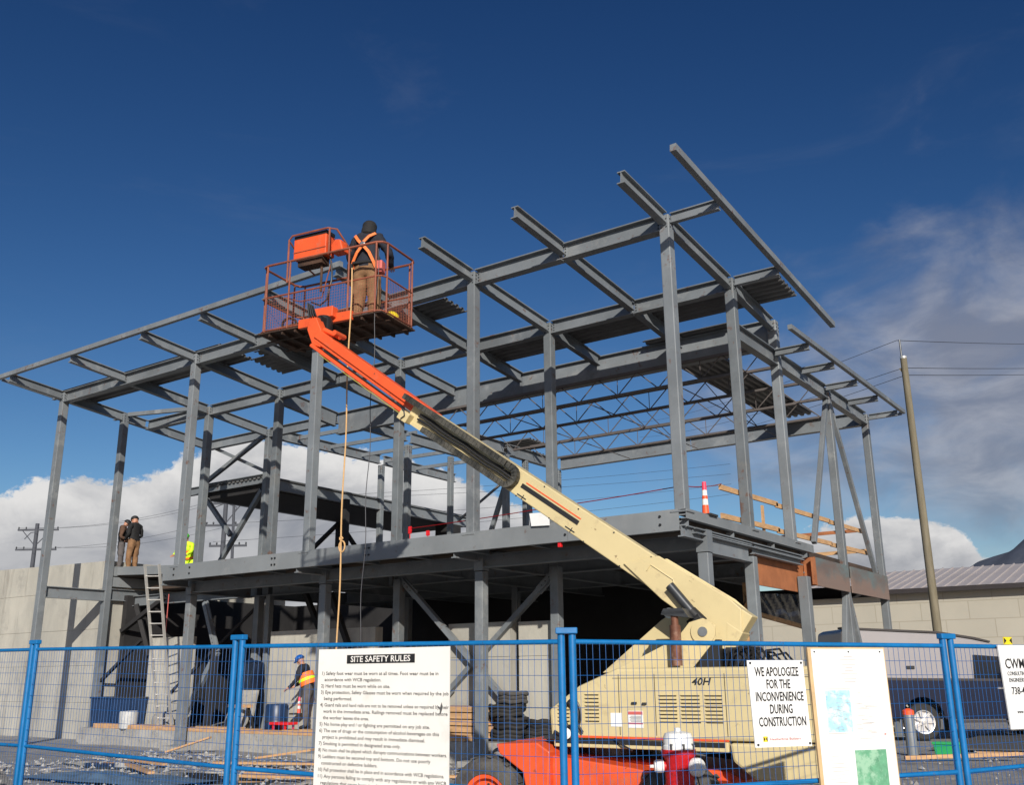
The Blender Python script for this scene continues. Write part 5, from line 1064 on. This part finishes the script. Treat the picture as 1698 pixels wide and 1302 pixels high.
def ex2(t, b, ad):
    k = MB()
    for s_ in (-1, 1): k.bar(b+V((0, 0, 10.7)), b+V((0, 0, 12.0))+ad*1.0*s_, .05); k.path([b+V((0, 0, 11.3))+ad*.5*s_, b+V((0, 0, 11.75))+ad*.7*s_, b+V((0, 0, 11.95))+ad*.2*s_], .03)
    k.build('arm_brace', M['darkpole'], t); MB().tube(b+ad*.9, b+ad*.5+V((0, 0, 12)), .12, 10, .08).build('leaning_stub', M['darkpole'], t)
pole('dark utility pole with three crossarms seen through the left end bay', (-41.8, 23.7, 0), 12.4, .2, .13, ((12.0, 2.3, 0), (10.65, 2.3, 0), (9.4, 2.3, .3)), (2, 1.3, 0), extra=ex2)
def ex3(t, b, ad):
    MB().tube(b+V((-.05, 0, 11.35)), b+V((-.05, 0, 11.95)), .03, 8).build('pin', M['darkmetal'], t); MB().lathe([(.108, 11.30), (.112, 11.37), (.04, 11.40)], b, 12).build('cap', M['alu'], t)
    MB().bar(b+V((-.14, .0, 11.0)), b+V((.02, 0, 10.7)), .06).build('bracket', M['wood_pole'], t)
pole('tall brown wooden utility pole at the right of the steel frame', (.14, 16.6, 0), 11.35, .138, .10, (), (1, 0, 0), 'wood_pole', ex3)
def wires(nm, label, L, r, group=None):
    b = MB()
    for p, q, sag in L:
        p, q = V(p), V(q); P = [p.lerp(q, i/16)-V((0, 0, sag*4*(i/16)*(1-i/16))) for i in range(17)]; b.path(P, r, 4)
    tag(b.build(nm, M['wire']), label, 'power line', group)
wires('power_line', 'power lines running right from the brown utility pole', [((.0, 16.6, 11.95), (5.5, 81.6, 28.8), .2), ((.1, 16.6, 11.0), (5.2, 81.4, 26.9), .2), ((.15, 16.6, 10.75), (5.2, 81.3, 26.4), .2)], .011)
wires('power_line', 'power lines running left behind the roof from the brown utility pole', [((.0, 16.6, 11.95), (-39.6, 74.2, 27.1), .5), ((.1, 16.6, 11.0), (-39.6, 74.2, 25.5), .5), ((.15, 16.6, 10.75), (-39.6, 74.2, 24.2), .5)], .009)
wires('power_line', 'power lines between the two dark poles beyond the deck', [((-60.9, 22.5, 12.1), (-41.8, 23.7, 12.2), .5), ((-62, 21.8, 12.1), (-42.7, 23.1, 12.1), .5), ((-59.7, 23.3, 10.7), (-41, 24.3, 10.8), .5), ((-62, 21.8, 10.7), (-42.6, 23.1, 10.8), .5)], .009)
wires('power_line', 'power lines running right from the second dark pole behind the left bays', [((-41.8, 23.7, 12.2), (-19, 48, 15.6), .3), ((-42.7, 23.1, 12.1), (-19, 48, 14.9), .3), ((-40.9, 24.3, 10.8), (-19, 48, 14.2), .3), ((-42, 23.1, 9.6), (-19, 48, 13.5), .3)], .010)

# antenna frame on the flat roof
t = thing('roof_antenna', 'pale mast with thin antennas on the flat roof at far left', 'antenna', (-57.5, 13, 8)); MB().box(-57.6, -57.4, 12.9, 13.1, 8.1, 10.4).build('mast', M['whiteblk'], t)
k = MB(); k.bar((-58.6, 13, 8.9), (-53.3, 14, 9.0), .07); rnd = random.Random(2)
for i in range(9): x = -57.2+i*.42; k.bar((x, 13.2, 8.7), (x+rnd.uniform(-.2, .3), 13.3, 9.2+rnd.uniform(0, .9)), .03)
k.bar((-56.4, 13.2, 8.85), (-54.9, 13.5, 8.9), .22, .16); k.build('pipe_rack', M['gutter'], t)

# ---------------------------------------------------------------- things on the ground
def plank(label, p, q, w=.14, h=.04, roll=0, group='loose planks on the gravel'):
    b = MB(); b.bar(p, q, w, h); return tag(b.build('plank', M['lumber'], None, .003), label, 'plank', group)
plank('long plank lying flat in the gravel in front of the foundation', (-9.3, -1.9, .07), (-6.6, -.9, .07)); plank('upper plank of the pair left of the safety board', (-8.7, -1.35, .14), (-7.6, -.95, .30), .2)
plank('plank closest to the fence left of the safety board', (-6.6, -3.5, .08), (-5.0, -3.0, .08), .16); plank('short plank beside the closest plank', (-7.1, -3.0, .06), (-5.7, -2.6, .10), .1)
plank('thin dark edged plank near the left puddle', (-11.6, -2.2, .06), (-9.9, -2.6, .06), .1); plank('plank leaning on the foundation below the ladder', (-13.0, -.3, .04), (-12.0, .1, .36), .12)
b = MB(); rnd = random.Random(31)
for i in range(120):
    x, y = rnd.uniform(-13, -4.8), rnd.uniform(-4.6, .0); s_ = rnd.uniform(.03, .11); a = rnd.uniform(0, 6); b.obox((x, y, s_*.2), (math.cos(a)*s_*1.6, math.sin(a)*s_*1.6, .01), (-math.sin(a)*s_*.5, math.cos(a)*s_*.5, 0), (0, 0, s_*.12))
tag(b.build('rubble', M['debris']), 'broken offcuts and rubble strewn before the foundation', 'rubble', kind='stuff')
def bin_(name, label, cat, c, w, d, h, m, lid=None):
    t = thing(name, label, cat, c); x, y, z = c; b = MB(); b.hexa([(x-w*.44, y-d*.44, z), (x+w*.44, y-d*.44, z), (x+w*.44, y+d*.44, z), (x-w*.44, y+d*.44, z), (x-w/2, y-d/2, z+h), (x+w/2, y-d/2, z+h), (x+w/2, y+d/2, z+h), (x-w/2, y+d/2, z+h)]); b.build('body', M[m], t, .02)
    b = MB(); b.box(x-w*.53, x+w*.53, y-d*.53, y+d*.53, z+h+.002, z+h+.05); b.build('lid' if not lid else 'rim', M[lid or m], t, .01)
    return t
bin_('tool_chest', 'dark blue tool chest at the left inside the ladder bay', 'tool chest', (-18.5, 1.75, .33), .9, .6, .80, 'plasticblue'); bin_('tool_chest', 'lighter blue tool chest beside the dark one in the ladder bay', 'tool chest', (-17.6, 1.75, .33), .8, .6, .80, 'plasticblue', 'darkmetal')
MB_ = MB(); MB_.lathe([(.20, 0), (.22, .02), (.235, .40), (.22, .44), (.21, .42)], (-16.6, 1.1, .40), 20); tag(MB_.build('pail', M['pailgrey']), 'pale grey round pail on the curb left of the ladder foot', 'pail')
t = thing('folding_stool', 'bright red stool on the slab left of the person in the orange vest', 'stool', (-11.3, 1.62, .33)); b = MB(); b.box(-11.6, -11.0, 1.45, 1.8, .58, .64); b.build('seat', M['redplastic'], t, .01)
for x in (-11.5, -11.1):
    for y in (1.5, 1.75): MB().box(x-.02, x+.02, y-.02, y+.02, .33, .58).build('leg', M['redplastic'], t)
bin_('plastic_crate', 'green plastic crate on the gravel right of the lift', 'crate', (2.2, 7.0, .0), .5, .35, .24, 'plasticgreen')
t = thing('bollard', 'grey concrete filled bollard with orange cap beside the corner column', 'bollard', (1.5, 7.0, 0)); b = MB(); b.lathe([(.11, 0), (.11, .82), (.09, .86)], (1.5, 7.0, 0), 16); b.build('tube', M['steel'], t); b = MB(); b.lathe([(.115, .80), (.115, .88), (.04, .92)], (1.5, 7.0, 0), 16); b.build('cap', M['coneo'], t)
b = MB()
for i, (p, q) in enumerate((((1.7, 5.6, .06), (3.5, 6.8, .12)), ((2.6, 7.6, .05), (4.6, 8.0, .05)))): plank(['grey pole lying on the gravel beside the green crate', 'grey pole lying furthest right on the gravel'][i], p, q, .09, .07, group='poles lying at right')
# lumber stack and pipes under the crossed braces
t = thing('lumber_stack', 'stack of pale timber bundles beside the lift wheel', 'lumber stack', (-5.9, 1.6, .4)); rnd = random.Random(4)
for j in range(5):
    for i in range(4): x0 = -6.6+rnd.uniform(-.06, .06); MB().box(x0, x0+1.3, 1.38+i*.15, 1.52+i*.15, .42+j*.13, .53+j*.13).build('board', M['lumber'], t, .003)
for z in (.0,): MB().box(-6.5, -6.4, 1.38, 1.95, .405, .418).build('bearer', M['dark'], t)
t = thing('pipe_bundle', 'rolls of dark pipe and hose stacked behind the crossed braces', 'pipe bundle', (-4.9, 1.6, .33))
for i, (x, y, z, r, ma) in enumerate(((-4.9, 1.75, .42, .36, 'rubber'), (-4.85, 1.78, .66, .34, 'dark'), (-4.95, 1.74, .90, .35, 'rubber'), (-4.8, 1.76, 1.15, .30, 'tyre'), (-4.15, 1.7, .42, .28, 'rubber'), (-4.1, 1.72, .62, .26, 'dark'))):
    b = MB()
    for k in range(3): b.path([(x+(r-.03*(k % 2))*math.cos(a*.3927)+.01*k, y+(r-.03*(k % 2))*.8*math.sin(a*.3927), z+.075*k+.015*math.sin(a*2.+i)) for a in range(16)], .042, 7, True)
    b.build('coil', M[ma], t)
MB_ = MB(); MB_.box(-6.6, -4.2, 1.40, 1.52, .335, .375); tag(MB_.build('timber_sleeper', M['lumber']), 'timber sleeper lying under the pipe rolls', 'sleeper')
# dark sheeting hung on the right side
t = thing('poly_sheeting', 'dark blue plastic sheeting hung on a timber rail under the right deck edge', 'sheeting', (-1.5, 8, 2.7)); b = MB(); NX = 24; NY = 8; vs = []
for j in range(NY+1):
    for i in range(NX+1):
        y = 6.0+i*4.4/NX; z = (2.98-.07*(y-7)) + j/NY*(3.42-2.98+.12*(y-7)); vs.append((-1.5+.05*math.sin(y*6+j*.6)+.03*noise.noise((y*3, z*3, 0)), y, z))
b.smooth = True; b.add(vs, [(j*(NX+1)+i, j*(NX+1)+i+1, (j+1)*(NX+1)+i+1, (j+1)*(NX+1)+i) for j in range(NY) for i in range(NX)]); b.build('sheet', M['polysheet'], t)
MB().bar((-1.44, 5.9, 2.98), (-1.44, 10.4, 2.70), .06, .10).build('rail', M['lumber'], t)
for y in (6.1, 10.2): MB().box(-1.52, -1.44, y-.04, y+.04, 0, 3.6).build('post', M['lumber'], t)
t = thing('steel_rack', 'dark rack holding orange coils behind the corner columns', 'rack', (-2.2, 8.4, 0))
for y in (7.3, 7.9, 8.5, 9.1): MB().box(-2.25, -2.2, y, y+.05, 0, 2.15).build('upright', M['black'], t)
for z in (.8, 1.5, 2.05): MB().box(-2.24, -2.21, 7.2, 9.2, z, z+.05).build('shelf', M['black'], t)
for i, (y, z) in enumerate(((7.6, 1.72), (8.2, 1.74), (8.7, 1.70), (7.9, 1.05), (8.6, 1.05))):
    b = MB(); b.path([(-2.12, y+.16*math.cos(a*.5236), z+.14*math.sin(a*.5236)) for a in range(12)], .045, 7, True); b.build('coil', M['coneo' if i % 2 == 0 else 'hydwhite'], t)
MB_ = MB(); MB_.box(-12.2, -12.15, 3.0, 3.05, 2.6, 3.8); 
b = MB(); b.tube((-16.6, 2.0, 3.9), (-16.6, 2.0, 2.6), .012, 6); tag(b.build('strap_tail', M['redink']), 'thin red strap hanging below the floor beam right of the ladder', 'strap')
# tarps, rubble seen in the ladder bay
b = MB(); rnd = random.Random(9)
for i in range(16): 
    x, z = rnd.uniform(-19.0, -17.2), rnd.uniform(1.0, 3.4); b.obox((x, 4.5, z), (rnd.uniform(.1, .3), 0, rnd.uniform(.05, .3)), (0, .1, 0), (rnd.uniform(-.1, .1), 0, rnd.uniform(.04, .12)))
def lump(name, label, c, r, m, seed, sq=(1, 1, 1)):
    b = MB(); NU, NV = 14, 9; vs = []
    for j in range(NV):
        ph = -math.pi/2+math.pi*j/(NV-1)
        for i in range(NU):
            th_ = 2*math.pi*i/NU; p = V((math.cos(ph)*math.cos(th_), math.cos(ph)*math.sin(th_), math.sin(ph)))
            k = 1/max(abs(p.x), abs(p.y), abs(p.z))**.55*(1+.28*noise.noise(p*1.6+V((seed, 0, 0)))); vs.append((c[0]+p.x*k*r*sq[0], c[1]+p.y*k*r*sq[1], c[2]+p.z*k*r*sq[2]))
    b.add(vs, [(j*NU+i, j*NU+(i+1) % NU, (j+1)*NU+(i+1) % NU, (j+1)*NU+i) for j in range(NV-1) for i in range(NU)])
    return tag(b.build(name, M[m]), label, 'rubble piece')
MBp = MB(); MBp.box(-10.95, -10.2, 1.5, 2.0, .335, .47); tag(MBp.build('timber_pallet', M['lumber'], None, .01), 'low timber pallet under the person in the orange vest', 'pallet')
lump('concrete_lump', 'pale concrete lump on the slab right of the ladder', (-13.3, 1.9, .62), .30, 'conc2', 4., (1, .7, 1))
lump('concrete_lump', 'rounded grey concrete lump left of the ladder foot', (-16.1, 1.8, .58), .26, 'conc2', 9., (1.2, .8, .9))
lump('tarp_heap', 'dark crumpled tarp heap in the dark opening', (-13.6, 2.6, 1.2), .55, 'polysheet', 14., (.6, .5, 1.7))
t = thing('leaning_panel', 'grey formwork panel leaning in the opening right of the dark strut', 'panel', (-13.4, 2.2, .34)); MB().hexa([(-13.75, 2.1, .34), (-13.05, 2.1, .34), (-13.05, 2.15, .34), (-13.75, 2.15, .34), (-13.75, 2.3, 1.35), (-13.05, 2.3, 1.35), (-13.05, 2.35, 1.35), (-13.75, 2.35, 1.35)]).build('sheet', M['conc2'], t)
t = thing('sawhorse', 'dark sawhorse with a board behind the front columns', 'sawhorse', (-12.9, 1.7, .34)); MB().box(-13.3, -12.5, 1.6, 1.7, .95, 1.02).build('beam', M['lumber'], t)
for x in (-13.2, -12.6):
    for s_ in (-1, 1): MB().bar((x, 1.65, .96), (x, 1.65+.25*s_, .34), .04, .06).build('leg', M['dark'], t)
t = thing('gas_heater', 'dark blue drum standing behind the stool', 'drum', (-11.9, 2.0, .34)); MB().lathe([(.26, .34), (.27, .36), (.27, 1.0), (.24, 1.04)], (-11.8, 1.85, 0), 20).build('body', M['plasticblue'], t); MB().lathe([(.275, .62), (.28, .64), (.275, .66)], (-11.8, 1.85, 0), 20, (0, 0, 1), False).build('hoop', M['darkmetal'], t)
plank('plank lying across the others nearest the second fence post', (-9.9, -3.4, .12), (-8.2, -4.1, .10), .12); plank('weathered plank lying farthest left near the wall foot', (-14.6, -1.2, .05), (-12.6, -1.6, .05), .12)
plank('long pale plank lying beside the lift front wheel', (-4.9, -2.0, .05), (-2.6, -1.2, .05), .14)
t = thing('tarpaulin', 'blue grey tarpaulin lying crumpled on the gravel inside the fence', 'tarpaulin', (-8.6, -4.6, 0)); b = MB(); NX, NY = 26, 16; vs = []
for j in range(NY+1):
    for i in range(NX+1):
        x, y = -10.2+3.6*i/NX, -5.3+1.3*j/NY; e = max(0., math.sin(math.pi*i/NX)*math.sin(math.pi*j/NY)); vs.append((x+.2*noise.noise((x, y, 5)), y+.2*noise.noise((x, y, 9)), .045+.16*abs(noise.noise((x*2.2, y*3., 2)))*e**.5))
b.smooth = True; b.add(vs, [(j*(NX+1)+i, j*(NX+1)+i+1, (j+1)*(NX+1)+i+1, (j+1)*(NX+1)+i) for j in range(NY) for i in range(NX)]); b.build('sheet', M['tarp'], t)
